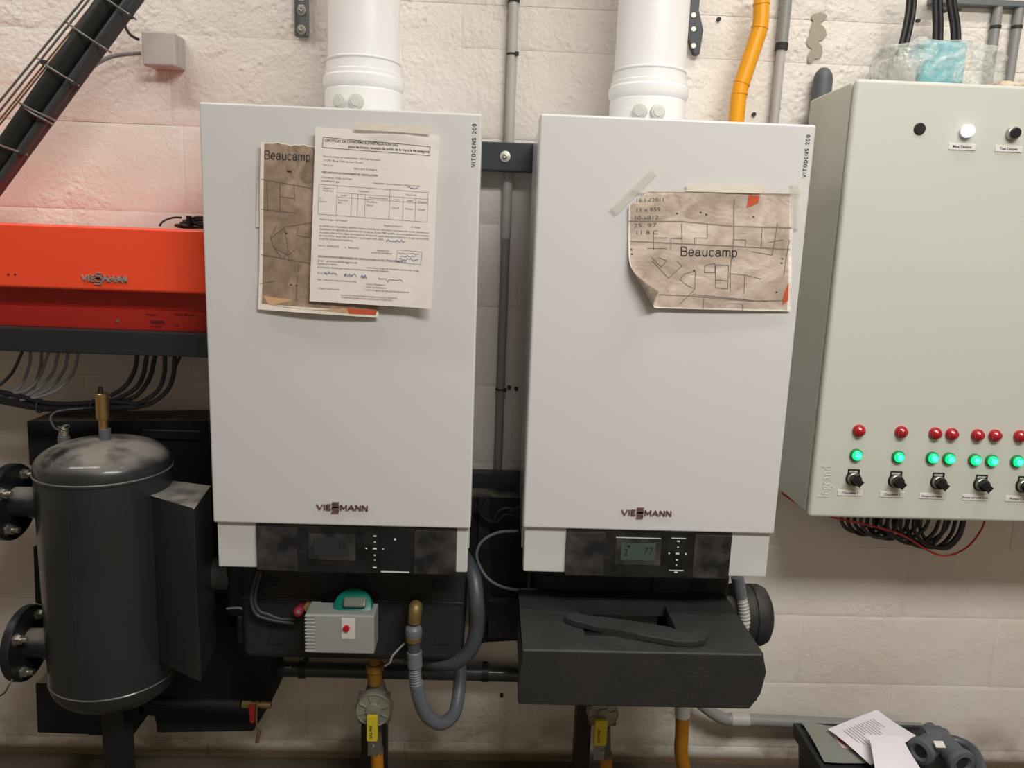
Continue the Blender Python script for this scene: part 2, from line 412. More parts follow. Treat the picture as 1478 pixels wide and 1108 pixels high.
# ---------------------------------------------------------------- boilers
ARC = lambda cx, cy, rx, ry, a0, a1, n=14: [(cx+rx*math.cos(math.radians(a0+(a1-a0)*i/n)), cy+ry*math.sin(math.radians(a0+(a1-a0)*i/n))) for i in range(n+1)]
def SS(w, h=1): return [(w, h*.8)]+ARC(w/2, h*.75, w/2, h*.25, 40, 180, 8)+[(w*.12, h*.56), (w*.88, h*.44)]+ARC(w/2, h*.25, w/2, h*.25, 0, -140, 8)
GL = {'B': (.66, [[(.06, 0), (.06, 1), (.36, 1)]+ARC(.36, .76, .24, .24, 90, -90)+[(.06, .52)], [(.06, 0), (.38, 0)]+ARC(.38, .26, .27, .26, -90, 90)]),
 'e': (.56, [[(.03, .37), (.50, .37)]+ARC(.27, .36, .235, .36, 0, 320, 22)]), 'a': (.56, [[(.04, .5)]+ARC(.25, .52, .20, .20, 160, 0, 10)+[(.45, .08), (.53, .01)], [(.45, .42)]+ARC(.23, .20, .20, .20, 80, 290, 14)+[(.45, .2)]]),
 'u': (.56, [[(.06, .72), (.06, .22)]+ARC(.26, .21, .20, .21, 180, 300, 10)+[(.48, .18)], [(.48, .72), (.48, 0)]]), 'c': (.52, [ARC(.27, .36, .235, .36, 42, 318, 22)]),
 'm': (.84, [[(.06, 0), (.06, .72)], [(.06, .5)]+ARC(.25, .52, .17, .2, 160, 0, 10)+[(.42, 0)], [(.42, .5)]+ARC(.60, .52, .17, .2, 160, 0, 10)+[(.77, 0)]]),
 'p': (.56, [[(.06, -.26), (.06, .72)], [(.06, .36)]+ARC(.28, .36, .22, .36, 180, -180, 24)]),
 'V': (.85, [[(0, 1), (.42, 0), (.85, 1)]]), 'I': (.1, [[(.05, 0), (.05, 1)]]), 'E': (.6, [[(.6, 1), (.05, 1), (.05, 0), (.6, 0)], [(.05, .5), (.52, .5)]]),
 'M': (.9, [[(.05, 0), (.05, 1), (.45, .25), (.85, 1), (.85, 0)]]), 'A': (.85, [[(0, 0), (.42, 1), (.85, 0)], [(.17, .36), (.68, .36)]]), 'N': (.75, [[(.05, 0), (.05, 1), (.7, 0), (.7, 1)]]),
 'T': (.7, [[(0, 1), (.7, 1)], [(.35, 1), (.35, 0)]]), 'O': (.8, [ARC(.4, .5, .36, .5, 0, 360, 22)]), 'D': (.75, [[(.05, 0), (.05, 1), (.35, 1)]+ARC(.35, .5, .35, .5, 90, -90)+[(.05, 0)]]),
 'S': (.62, [SS(.58)]), '2': (.6, [ARC(.3, .74, .26, .26, 170, -20, 10)+[(.03, 0), (.6, 0)]]), '0': (.62, [ARC(.3, .5, .27, .5, 0, 360, 22)]), ' ': (.35, [])}
def strokes(word, gap=.2):
    out = []; x = 0
    for ch in word:
        w_, ls = GL[ch]
        for l in ls: out.append([(x+px, py) for px, py in l])
        x += w_+gap
    return out, x-gap
def stroke_solid(mb, lines, org, ux, uz, kx, kz, wd, depth):
    """each stroke segment becomes a thin raised bar"""
    n = ux.cross(uz).normalized()
    for l in lines:
        for (x0, y0), (x1, y1) in zip(l, l[1:]):
            a, b = org+ux*x0*kx+uz*y0*kz, org+ux*x1*kx+uz*y1*kz; d = b-a; L = d.length
            if L < 1e-7: continue
            d /= L; p = n.cross(d)*wd/2; a -= d*wd*.2; b += d*wd*.2
            q = [a-p, b-p, b+p, a+p]; mb.raw([v-n*.0003 for v in q]+[v+n*depth for v in q], [(4, 5, 6, 7), (0, 1, 5, 4), (1, 2, 6, 5), (2, 3, 7, 6), (3, 0, 4, 7)])
def badge(mb, c, height, width, depth):
    l1, w1 = strokes('VIE', .22); l2, w2 = strokes('MANN', .22); ws = 1.05; tot = w1+.2+ws+.2+w2; kx = width/tot; o = c+V((-width/2, 0, -height/2)); wd = height*.24
    stroke_solid(mb, l1, o, FX, FZ, kx, height, wd, depth); stroke_solid(mb, l2, o+FX*(w1+.4+ws)*kx, FX, FZ, kx, height, wd, depth)
    B_ = [(ws, 1), (.12, 1), (.12, .5), (ws-.12, .5), (ws-.12, 0), (0, 0)]
    for z_ in (.5, -.5): stroke_solid(mb, [B_], o+FX*(w1+.2)*kx+FZ*z_*height, FX, FZ, kx, height, wd*.8, depth*1.4)
def boiler(x0, dz, label, right):
    W, H = .48, .749; z = Z0+dz
    t = thing('boiler', (x0+W/2, -.22, z-.1), label, 'boiler')
    obj('casing', MB().box(x0+.006, x0+W-.006, -.372, -.062, z-.088, z+H-.004, .004), 'side_gloss', t)
    obj('front_cover', MB().box(x0, x0+W, -.40, -.345, z, z+H, .0045, 3), 'boiler_white', t)
    for xs in (x0+.003, x0+W-.0095):
        obj('side_groove', MB().box(xs, xs+.0065, -.30, -.285, z-.08, z+H-.012, .002), 'side_gloss', t)
    lo = obj('lower_panel', MB().box(x0+.004, x0+W-.004, -.391, -.35, z-.091, z-.001, .003), 'boiler_low', t)
    # control strip
    if right: xa, xb, d0, d1 = x0+.083, x0+.402, x0+.160, x0+.327
    else: xa, xb, d0, d1 = x0+.077, x0+.455, x0+.157, x0+.372
    yb = -.3925
    p = obj('control_panel', MB().box(xa, xb, yb-.002, -.36, z-.096, z-.002, .002), 'gloss_black', t)
    for a, b in ((xa+.001, d0-.002), (d1+.002, xb-.001)):
        obj('panel_flap', MB().box(a, b, yb-.005, yb, z-.094, z-.006, .0025), 'flap_black', p)
    yy = yb-.0026
    sx = d0+.018 if right else d0+.018
    obj('display_bezel', MB().box(sx, sx+.088, yy-.001, yy+.002, z-.070, z-.018, .001), 'flap_black', p)
    ds = obj('display', MB().box(sx+.011, sx+.077, yy-.0016, yy, z-.060, z-.025), 'lcd' if right else 'lcd_off', p)
    tx = MB(); text_solid(tx, '77' if right else '78', .018, V((sx+.055, yy-.0018, z-.046)), FX, FZ, .0002, 0)
    if right:
        text_solid(tx, '2', .018, V((sx+.016, yy-.0018, z-.050)), FX, FZ, .0002, 0); tx.box(sx+.022, sx+.028, yy-.002, yy-.0017, z-.034, z-.030)
    obj('display_digits', tx, 'lcd_dark', p)
    kx = sx+.120 if right else sx+.125
    ic = [(0, .020, .003), (0, .032, .0015), (-.016, .045, .0015), (0, .045, .0035), (.016, .045, .0015), (0, .058, .0018), (0, .068, .001), (0, .083, .0035)]
    for dx, dd, ww in ic:
        obj('key_mark', MB().box(kx+dx-ww, kx+dx+ww, yy-.0014, yy, z-dd-.0013, z-dd+.0013, .0004, 1), 'icon', p)
    if right:
        obj('key_line', MB().box(kx-.014, kx+.014, yy-.0014, yy, z-.0145, z-.0132), 'icon', p)
        obj('key_line', MB().box(kx-.014, kx+.014, yy-.0014, yy, z-.0800, z-.0787), 'icon', p)
        obj('key_line', MB().box(sx, sx+.086, yy-.0016, yy, z-.0158, z-.0146), 'icon', p)
    else:
        g = obj('gauge_cover', MB().box(d1-.062, d1-.004, yy-.0012, yy+.001, z-.090, z-.006, .0008), 'knob_black', p)
        obj('key_line', MB().box(d1-.060, d1-.006, yy-.0022, yy-.001, z-.0915, z-.0895), 'icon', g)
        obj('key_mark', MB().cyl((d1-.034, yy-.002, z-.025), (d1-.034, yy-.0005, z-.025), .0024, 12), 'icon', g)
    # lettering
    b = MB(); badge(b, V((x0+W*(.500 if not right else .483), -.4002, z+.037)), .0095, .094, .0022)
    obj('maker_badge', b, 'badge_red', t, label='raised red and chrome lettering')
    b = MB(); ls, wd_ = strokes('VITODENS 200', .42); stroke_solid(b, ls, V((x0+W-.0098, -.4003, z+H-.089)), V((0, 0, 1)), V((-1, 0, 0)), .0715/wd_, .0060, .0010, .0003)
    # plane facing camera: up x left = -Y
    obj('model_lettering', b, 'letter_dark', t)
    return t
boiler(0, 0, 'white wall-hung boiler on the left, carrying two overlapping papers', False)
boiler(.5793, .005, 'white wall-hung boiler on the right, with one wide taped plan', True)
# rails behind the boilers
def rail(name, zc, h, label):
    t = thing(name, (.52, -.02, zc-h/2), label, 'mounting rail')
    obj('bar', MB().box(-.02, 1.08, -.0605, -.028, zc-h/2, zc+h/2, .003), 'rail', t)
    for x in (.06, 1.0): obj('wall_foot', MB().box(x-.03, x+.03, -.03, 0.0, zc-h/2, zc+h/2, .002), 'rail', t)
    return t
za = at(730, 226, -.06).z
t = rail('mounting_rail', za, .060, 'dark steel rail with one bright bolt in the gap between the boilers')
c = at(729, 226, -.0605)
w_ = obj('washer', MB().lathe([(0, 0), (.0115, 0), (.0115, .0025), (.008, .0035), (0, .0035)], c, (0, -1, 0), 28), 'washer', t)
obj('bolt_head', MB().lathe([(0, 0), (.0055, 0), (.0055, .005), (.003, .006), (0, .005)], c+V((0, -.0035, 0)), (0, -1, 0), 6), 'steel', w_)
rail('mounting_rail', at(712, 697, -.06).z, .048, 'lower dark steel rail low in the gap between the boilers')
# ---------------------------------------------------------------- flues
def flue(x, y, topz, label, right):
    t = thing('flue_pipe', (x, y, topz), label, 'flue pipe'); R = .0735
    zc = Z0 + (.855 if not right else .853)
    # socket with collar sits on the boiler, tube slides into it
    obj('socket', MB().lathe([(0, 0), (R+.002, 0), (R+.002, .066), (R+.0005, .070), (R+.003, .074), (R+.0055, .080), (R+.0055, .092), (R+.002, .096), (R+.002, .103), (R-.001, .105), (R-.001, .119), (0, .119)], V((x, y, topz)), (0, 0, 1), 56), 'flue_white', t)
    obj('pipe', MB().lathe([(R-.004, 0), (R-.004, .022), (R-.001, .024), (R-.001, .026), (R-.004, .028), (R-.004, 1.9), (0, 1.9)], V((x, y, topz+.1)), (0, 0, 1), 56), 'flue_white', t)
    for a in (-.46, -.02) if not right else (-.36, .08):
        d = V((math.sin(a), -math.cos(a), 0)); p0 = V((x, y, topz+.040))+d*(R-.003)
        obj('port_cap', MB().lathe([(0, 0), (.0145, 0), (.0145, .008), (.013, .011), (.0095, .0115), (.009, .0135), (0, .0135)], p0, d, 26), 'flue_cap', t)
    return t
flue(.241, -.17, Z0+.745, 'white flue pipe rising from the left boiler', False)
flue(.806, -.17, Z0+.750, 'white flue pipe rising from the right boiler', True)

# ---------------------------------------------------------------- papers
def paper_surface(corners, Y, bulge):
    c = [at(x, y, Y) for x, y in corners]     # TL TR BR BL
    def S(u, v, h=0):
        p = c[0]*(1-u)*(1-v)+c[1]*u*(1-v)+c[2]*u*v+c[3]*(1-u)*v
        return p+V((0, -1, 0))*(bulge(u, v)+h)
    S.w = (c[1]-c[0]).length; S.h = (c[3]-c[0]).length
    return S
def sheet(name, S, m, nu=28, nv=28, parent=None, edge=None, **k):
    me_v = []; me_f = []
    for j in range(nv+1):
        for i in range(nu+1):
            u, v = i/nu, j/nv
            if edge: u, v = edge(u, v)
            me_v.append(S(u, v))
    for j in range(nv):
        for i in range(nu):
            a = j*(nu+1)+i; me_f.append((a, a+nu+1, a+nu+2, a+1))
    mb = MB().raw(me_v, me_f); o = obj(name, mb, m, parent, sharp=80, **k)
    uvl = o.data.uv_layers.new(name='UVMap')
    for lp in o.data.loops:
        i = lp.vertex_index % (nu+1); j = lp.vertex_index//(nu+1); uvl.data[lp.index].uv = (i/nu, 1-j/nv)
    return o
def ink_line(mb, S, pts, w, h=.0004):
    for (u0, v0), (u1, v1) in zip(pts, pts[1:]):
        du, dv = (u1-u0)*S.w, (v1-v0)*S.h; L = math.hypot(du, dv)
        if L < 1e-6: continue
        n = max(1, int(L/.006)); pu, pv = -dv/L*w/2/S.w, du/L*w/2/S.h; vs = []; fs = []
        for i in range(n+1):
            t = i/n; u, v = u0+(u1-u0)*t, v0+(v1-v0)*t
            vs += [S(u+pu, v+pv, h), S(u-pu, v-pv, h)]
        for i in range(n): fs.append((2*i, 2*i+1, 2*i+3, 2*i+2))
        mb.raw(vs, fs)
def ink_text(mb, S, s, u, v, size, h=.0004, bold=0, space=1.0, align='LEFT', width=None, slant=0):
    vs, fs = text2d(s, size, bold, space, align); k = 1
    if width: k = width*S.w/max(1e-6, max(q.x for q in vs))
    mb.raw([S(u+(q.x*k)/S.w, v-(q.y+slant*q.x)/S.h, h) for q in vs], fs)
def ink_strokes(mb, S, word, u, v, cap, width, w, h=.0006, gap=.13):
    ls, tot = strokes(word, gap); k = width/tot
    for l in ls: ink_line(mb, S, [(u+x*k, v-y*cap/S.h) for x, y in l], w, h)
FY = -.401
# left plan
S = paper_surface([(378, 205), (548, 213), (547, 458), (373, 446)], FY-.003, lambda u, v: .004+.003*math.sin(5*v+1)*(1-u)+.006*v*v*abs(math.sin(3*u)))
def torn(u, v): return (u, v+(1-v)*(.004*math.sin(31*u)+.003*math.sin(83*u)+.022*u) if v < .2 else v)
pl = sheet('site_plan', S, 'poster_left', edge=torn, label='brown portrait site plan partly hidden behind the white certificate on the left boiler', cat='poster')
c6 = lambda x, y: ((x-65)/600, (y-160)/880)
mb = MB(); ink_strokes(mb, S, 'Beaucamp', .035, .098, .0135, .385, .0017); obj('printed_name', mb, 'ink', pl)
mb = MB()
for l in ([(70,350),(330,385)],[(100,360),(105,510)],[(165,362),(168,512)],[(235,370),(240,455)],[(165,435),(240,440)],[(70,505),(250,517)],[(190,600),(212,720),(185,760)],[(125,655),(190,592),(330,560)],[(130,690),(180,762)],[(262,590),(250,630),(320,640)],[(70,745),(330,775)],[(70,900),(150,880)],[(262,780),(262,820)],[(260,840),(259,880)],[(258,900),(256,980)],[(150,590),(120,650),(135,700),(210,740),(250,700)]):
    ink_line(mb, S, [c6(*q) for q in l], .0009)
obj('plan_lines', mb, 'ink_soft', pl)
mb = MB(); ink_line(mb, S, [c6(200, 302), c6(222, 304)], .003)
for q in ((222, 895), (252, 897), (195, 623)): ink_line(mb, S, [c6(*q), c6(q[0]+10, q[1])], .002)
obj('plan_marks', mb, 'ink', pl)
mb = MB(); mb.raw([S(*q, .0005) for q in ((.06, .905), (.80, .985), (.79, .95), (.45, .925))][0:0], [])
vs = [S(u, v, .0005) for u, v in ((.04, .915), (.25, .925), (.5, .94), (.74, .955), (.76, .985), (.5, .98), (.25, .975), (.09, .965))]; mb.raw(vs, [tuple(range(8))])
obj('tan_band', mb, 'poster_tan', pl)
mb = MB(); mb.raw([S(u, v, .0006) for u, v in ((.74, .955), (.99, .955), (.975, .985), (.76, .987))], [(0, 1, 2, 3)]); obj('orange_band', mb, 'poster_orange', pl)
# certificate
S = paper_surface([(456, 183), (634, 195), (624, 445), (448, 434)], FY-.012, lambda u, v: .002+.012*max(0, u-.85)*4*v+.0015*math.sin(9*u+2)*(1-v)+.004*v)
ct = sheet('certificate', S, 'paper', label='white printed certificate sheet with handwriting taped over the brown plan', cat='paper sheet')
mb = MB()
box = [(.065, .055), (.93, .068), (.93, .118), (.06, .112), (.065, .055)]
ink_line(mb, S, box, .0008)
ink_text(mb, S, "CERTIFICAT DE CONFORMITE D'INSTALLATION GAZ", .075, .078, .0060, bold=.00010, width=.60)
ink_text(mb, S, "pour les locaux recevant du public de la 1re à la 4e catégorie", .27, .103, .0062, bold=.0001, width=.655)
obj('heading', mb, 'ink', ct)
mb = MB()
def T(s, u, v, w, size=.0042, b=0): ink_text(mb, S, s, u, v, size, width=w, bold=b)
T("Nom et adresse de l'établissement : Salle Fécit Beaucamp", .07, .165, .46); T("1170 Rue Maréchal Foch", .07, .187, .32); T("Type et cat.", .065, .213, .09); T("Salle L de la 5e catégorie", .32, .222, .19)
T("DÉCLARATION DE CONFORMITÉ DE L'INSTALLATION", .065, .255, .45, .0044, .0001)
T("L'entreprise : Didier Le Poder", .06, .283, .25); T("Installateur gaz", .06, .303, .15); T("Installation, raccordement, mise en service", .48, .297, .38)
for v in (.32, .49): ink_line(mb, S, [(.045, v), (.93, v+.006)], .0005)
for u in (.045, .19, .31, .36, .42, .62, .73, .83, .93): ink_line(mb, S, [(u, .32 if u in (.045, .19, .62, .93) else .36), (u, .492)], .0005)
for v in (.36, .385): ink_line(mb, S, [(.19, v), (.93, v+.005)], .0004)
for a, b, c_, d in (("Origine et", .075, .343, .09), ("matériau", .075, .357, .08), ("Tuyauterie", .36, .347, .09), ("Appareils", .745, .350, .09), ("Acier", .22, .378, .05), ("Marque et puissance", .45, .38, .15), ("Lieu", .66, .382, .04), ("Débit", .76, .384, .05), ("Puissance", .85, .386, .07), ("Cu", .05, .402, .02), ("Cuivre", .05, .42, .06), ("Fourniture", .20, .405, .08), ("Gaz", .20, .42, .03), ("Chaufferie", .43, .405, .09), ("Chaud.", .43, .425, .06), ("Chauff.", .64, .43, .06), ("Radiateur", .745, .43, .07), ("Chauff.", .85, .43, .06)): T(a, b, c_, d, .0038)
T("Nature du gaz : Gaz Naturel", .06, .522, .22); T("Pression d'utilisation :", .58, .535, .16); T("21 mbar", .80, .535, .08)
for i, s in enumerate(("Je certifie que l'installation décrite ci-dessus réalisée par mes soins a été exécutée conformément aux", "dispositions du règlement de sécurité et de l'arrêté du 25 juin 1980 modifié, visant les établissements recevant", "du public ainsi qu'aux règles techniques et de sécurité applicables aux installations de gaz de la norme", "Je certifie que les pièces remises ont été")): T(s, .06, .560+i*.0185, .89 if i < 3 else .52)
T("et que les résultats sont satisfaisants.", .06, .634, .28); T("Fait le : 20/06/2022        à   Beaucamp", .055, .675, .33); T("Signature et", .53, .68, .1); T("cachet de l'installateur", .49, .695, .17)
T("DÉCLARATION DU RESPONSABLE DE L'INSTALLATION OU DE L'ÉTABLISSEMENT (1)", .055, .738, .72, .0044, .0001)
T("Je soussigné", .055, .762, .32); T("exploitant de la chaufferie", .055, .78, .16); T("la fourniture de gaz de l'installation après cette remise", .45, .785, .43); T("de la Direction Générale des services au fonctionnement des appareils d'utilisation", .055, .80, .58)
T("Fait le :", .055, .835, .05); T("Signature", .55, .845, .07); T("Nota : conforme à l'article de l'arrêté du 25/06", .055, .873, .32)
for i, s in enumerate(("1 pour l'installateur", "1 pour le distributeur", "1 pour le registre de sécurité de l'établissement")): T("•  "+s, .43, .882+i*.017, (.18, .19, .38)[i])
T("(1) Rayer la mention inutile", .06, .925, .18); T("Le certificat doit être présenté à la demande du service de sécurité", .25, .955, .46); T("L'installateur engage sa responsabilité sur la déclaration", .255, .969, .42)
obj('printed_text', mb, 'ink_soft', ct)
mb = MB()
def scrib(u0, v0, u1, amp, n, w=.0009):
    pts = []
    for i in range(n): pts.append((u0+(u1-u0)*i/n+random.uniform(-.004, .004), v0+random.uniform(-amp, amp)))
    ink_line(mb, S, pts, w, .0006)
scrib(.60, .615, .76, .008, 26); scrib(.11, .828, .22, .011, 24); scrib(.27, .832, .38, .011, 22); scrib(.41, .835, .47, .012, 14); scrib(.62, .850, .76, .010, 12); scrib(.76, .305, .86, .006, 10)
ink_line(mb, S, [(.70, .665), (.90, .67), (.895, .745), (.69, .738), (.70, .665)], .0005, .0006); scrib(.71, .685, .88, .005, 24, .0006); scrib(.72, .70, .86, .006, 18, .0006); scrib(.72, .722, .88, .012, 16)
obj('handwriting', mb, 'ink_blue', ct)
def strip(name, pts, Y, m, label, cat='adhesive tape', lift=.0006):
    c = [at(x, y, Y) for x, y in pts]
    def S_(u, v, h=0):
        a = c[0]*(1-u)*(1-v)+c[1]*u*(1-v)+c[2]*u*v+c[3]*(1-u)*v
        return a+V((0, -lift-.0003*math.sin(9*u+3*v)**2-h, 0))
    return sheet(name, S_, m, 14, 4, label=label, cat=cat)
strip('masking_tape', [(514, 176), (621, 182), (621, 193), (512, 187)], FY-.0185, 'tape_cream', 'torn cream tape holding the top edge of the white certificate')
strip('adhesive_tape', [(371, 262), (378, 262), (378, 328), (370, 328)], FY-.0012, 'tape_cream', 'narrow tape sliver at the left edge of the brown portrait plan')
# right plan with curled corner
def curl(u, v): return .0035+.004*math.sin(3*u)*v+.0015*math.sin(14*v+4*u)
S0 = paper_surface([(907, 276), (1144, 280), (1140, 449), (906, 443)], FY-.001, curl)
fa, fb = at(902, 352, FY), at(960, 455, FY); fd = (fb-fa).normalized(); fn = V((-fd.z, 0, fd.x)); 
if fn.dot(at(906, 443, FY)-fa) < 0: fn = -fn
def S(u, v, h=0):
    p = S0(u, v); dd = (p-fa).dot(fn); R = .013
    if dd <= 0: return p+V((0, -h, 0))
    a = min(dd/R, 2.6); ex = dd-a*R
    q = p-fn*dd+fn*(R*math.sin(a)+ex*math.cos(a)); hh = R*(1-math.cos(a))+ex*math.sin(a)
    nrm = V((0, -1, 0))*math.cos(a)-fn*math.sin(a)
    return q+V((0, -hh, 0))+nrm*h
S.w, S.h = S0.w, S0.h
def cut(u, v):
    # trimmed top-left and bottom-right corners
    if u+v*1.0 < .12: k = (.12-u-v)/2; return (u+k, v+k)
    return (u, v)
pr_ = sheet('site_plan', S, 'poster_right', 48, 36, edge=cut, label='wide beige site plan with a curled lower corner taped to the right boiler', cat='poster')
cc = lambda x, y: ((x-213)/1045, (y-250)/752)
mb = MB(); ink_strokes(mb, S, 'Beaucamp', cc(543, 0)[0], cc(0, 655)[1], .0150, .348, .0018); obj('printed_name', mb, 'ink', pr_)
mb = MB()
for l in ([(550,450),(550,620)],[(480,545),(550,545)],[(480,545),(480,618)],[(630,590),(630,540),(712,540),(712,450)],[(875,545),(957,547),(955,585)],[(1060,470),(1058,590)],[(372,500),(372,620)],[(372,545),(460,543)],[(330,612),(455,612)],[(360,690),(470,805),(552,722),(520,690)],[(405,670),(455,690),(420,735),(360,670)],[(540,810),(570,775),(640,752),(635,870),(590,850),(540,810)],[(700,718),(765,700),(765,762),(698,762),(700,718)],[(770,712),(852,712),(845,866),(765,858),(770,712)],[(862,765),(862,882)],[(862,765),(960,772),(1060,795)],[(620,905),(1100,942)],[(840,962),(945,960),(945,1000)],[(690,930),(690,998)],[(540,970),(636,870)],[(955,770),(950,890)],[(765,808),(845,812)],[(1240,540),(1205,770)],[(1100,560),(1200,540)],[(1000,620),(1130,640)]):
    ink_line(mb, S, [cc(*q) for q in l], .0009)
obj('plan_lines', mb, 'ink_soft', pr_)
mb = MB()
for l in ([(882,290),(880,545),(858,790)],[(1158,440),(1130,640)],[(215,440),(550,436),(880,460),(1250,465)],[(225,568),(1245,600)],[(400,912),(600,915),(1000,940),(1240,930)]): ink_line(mb, S, [cc(*q) for q in l], .0018)
obj('fold_lines', mb, 'ink_faint', pr_)
mb = MB()
for q in ((515,385),(700,388),(1000,398),(1190,660),(1186,688),(1155,877),(225,622),(228,652),(625,748),(665,376)): ink_line(mb, S, [cc(*q), cc(q[0]+12, q[1]+2)], .0022)
obj('plan_marks', mb, 'ink', pr_)
mb = MB()
for s, x, y, w in (('16.1.£2011', 255, 320, .17), ('11 x 859', 255, 380, .15), ('10-x812', 245, 432, .15), ('25. 97', 245, 480, .14), ('11 8 C', 255, 525, .14)):
    ink_text(mb, S, s, cc(x, y)[0], cc(x, y)[1], .0095, bold=0, width=w, slant=.06)
obj('handwriting', mb, 'ink_soft', pr_)
mb = MB(); mb.raw([S(*cc(*q), .0007) for q in ((975, 262), (1045, 266), (1035, 312), (962, 342))], [(0, 1, 2, 3)]); mb.raw([S(*cc(*q), .0007) for q in ((1238, 815), (1240, 930), (1203, 960), (1212, 880))], [(0, 1, 2, 3)])
obj('orange_marks', mb, 'poster_orange', pr_)
strip('masking_tape', [(992, 264), (1103, 267), (1099, 279), (990, 276)], FY-.0075, 'tape_cream', 'pale horizontal tape over the top edge of the wide plan')
strip('adhesive_tape', [(944, 240), (951, 248), (890, 309), (881, 300)], FY-.006, 'tape', 'translucent diagonal tape at the upper left corner of the wide plan')
strip('adhesive_tape', [(1143, 262), (1156, 262), (1154, 330), (1141, 330)], FY-.006, 'tape', 'translucent vertical tape along the right edge of the wide plan')
strip('adhesive_tape', [(912, 271), (990, 273), (990, 277), (912, 276)], FY-.0078, 'tape', 'thin tape strip along the upper left edge of the wide plan')
strip('adhesive_tape', [(1100, 271), (1157, 273), (1157, 280), (1100, 278)], FY-.0078, 'tape', 'thin tape strip at the upper right corner of the wide plan')

# ---------------------------------------------------------------- orange control unit
OY = -.285
pA, pB, pC, pD, pE = [at(294, y, OY) for y in (335, 425, 450, 482, 516)]
xr = -.004; xl = -.95
t = thing('control_unit', (-.45, -.15, pD.z-.04), 'orange-red wide control unit on the wall left of the boilers', 'control unit')
obj('lid', MB().prism([(-.10, pA.z+.004), (OY, pA.z+.002), (OY, pB.z), (OY+.055, pB.z-.002), (-.10, pB.z-.002)], xl, xr, .003).b and MB().box(xl, xr, OY, -.02, pB.z, pA.z+.004, .006, 3), 'orange', t)
zb2 = at(294, 482, OY+.05).z
obj('body', MB().box(xl+.002, xr-.002, OY+.045, -.0, zb2, pB.z+.004, .002), 'orange_shaded', t)
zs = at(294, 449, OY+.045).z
obj('edge_lip', MB().box(xl+.002, xr-.002, OY+.038, OY+.047, zb2, zs, .002), 'orange_shaded', t)
b = MB(); badge(b, at(151, 402, OY-.0002), .0105, .083, .0025); obj('maker_badge', b, 'badge_silver', t, label='raised silver lettering')
for px in (12, 22): c = at(px, 396, OY); obj('pin_hole', MB().cyl(c, c+V((0, -.001, 0)), .0018, 10), 'ink', t)
c = at(170, 463, OY+.038); obj('screw', MB().lathe([(0, 0), (.0035, 0), (.003, .002), (0, .003)], c, (0, -1, 0), 14), 'steel', t)
b = MB()
for s, px, py, w, sz in (('Vitotronic', 210, 455, .02, .005), ('| || ||| || | ||| |', 217, 467, .028, .006), ('7441 231 512', 217, 472, .028, .004), ('Type 300 - 230 V 50 Hz', 252, 455, .038, .004), ('CE', 253, 471, .005, .005)):
    text_solid(b, s, sz, at(px, py, OY+.0375), FX, FZ, .0002, .0002)
q = at(217, 462, OY+.0375); b.box(q.x, q.x+.026, q.y-.0003, q.y, q.z-.005, q.z)
obj('printed_label', b, 'print_dark', t)
# trunking under it
t2z0 = at(294, 517, OY).z; t2z1 = at(294, 483, OY).z
obj('trunk', MB().box(xl, -.006, OY, -.0, at(294, 516, OY).z, at(294, 482, OY).z, .003), 'trunk', t, label='dark grey metal trunk along the underside')
# coil of cable on top
zt = pA.z+.006
b = MB()
for i in range(5):
    cx, cy = -.075+.006*i, -.22+.006*(i % 2); pts = [V((cx+.042*math.cos(a)*(1-.05*i), cy+.03*math.sin(a), zt+.004+.0045*i+.002*math.sin(2*a+i))) for a in [2*PI*k/12 for k in range(12)]]
    b.tube(pts, .0026, 8, 5, True)
b.tube([at(230, 326, -.25), at(236, 319, -.25), at(250, 314, -.24), at(262, 314, -.23)], .002, 8)
co = obj('cable_coil', b, 'cable_black', label='small coil of black cable lying on the orange control unit', cat='cable coil')
obj('tie', MB().box(-.082, -.076, -.262, -.245, zt+.001, zt+.024, .002), 'cable_black', co)

# ---------------------------------------------------------------- cables under the trunk
def cable(name, pts, r, m, label, cat='cable', group=None, seg=10, sub=6):
    return obj(name, MB().tube([at(*p) for p in pts], r, seg, sub), m, label=label, cat=cat, group=group)
ords = ['first', 'second', 'third', 'fourth', 'fifth', 'sixth', 'seventh', 'eighth']
ztr = -.2
gl = [[(32, 508), (16, 540), (-12, 565)], [(44, 508), (42, 528), (30, 556), (12, 568), (-15, 572)], [(60, 508), (57, 535), (44, 565), (22, 574)], [(70, 509), (56, 545), (38, 563), (14, 568)],
      [(84, 509), (76, 538), (56, 560), (36, 572), (14, 573)], [(98, 510), (92, 535), (72, 560), (46, 572), (22, 574)], [(113, 510), (105, 540), (82, 563), (55, 573), (30, 577)]]
for i, p in enumerate(gl):
    cable('grey_cable', [(x, y, ztr+.004*(i % 3)) for x, y in p], .0032, 'cable_grey' if i else 'cable_dark', f'{ords[i]} grey cable from the left hanging under the dark trunk')
dl = [[(198, 512), (194, 535), (180, 558), (160, 571)], [(212, 512), (207, 540), (196, 560), (170, 575), (150, 580)], [(224, 513), (216, 545), (198, 570), (172, 580), (150, 582)],
      [(238, 513), (237, 540), (228, 563), (205, 580), (175, 587)], [(252, 514), (250, 542), (240, 565), (215, 583), (180, 590), (150, 590)], [(260, 515), (253, 530), (250, 548)]]
for i, p in enumerate(dl):
    cable('black_cable', [(x, y, ztr+.004*(i % 3)) for x, y in p], .0046 if i < 5 else .003, 'cable_black', f'{ords[i]} black cable from the left at the right end of the dark trunk')
t = thing('cable_harness', at(100, 600, ztr), 'thick sagging bundle of black cables tied together behind the tank', 'cable bundle')
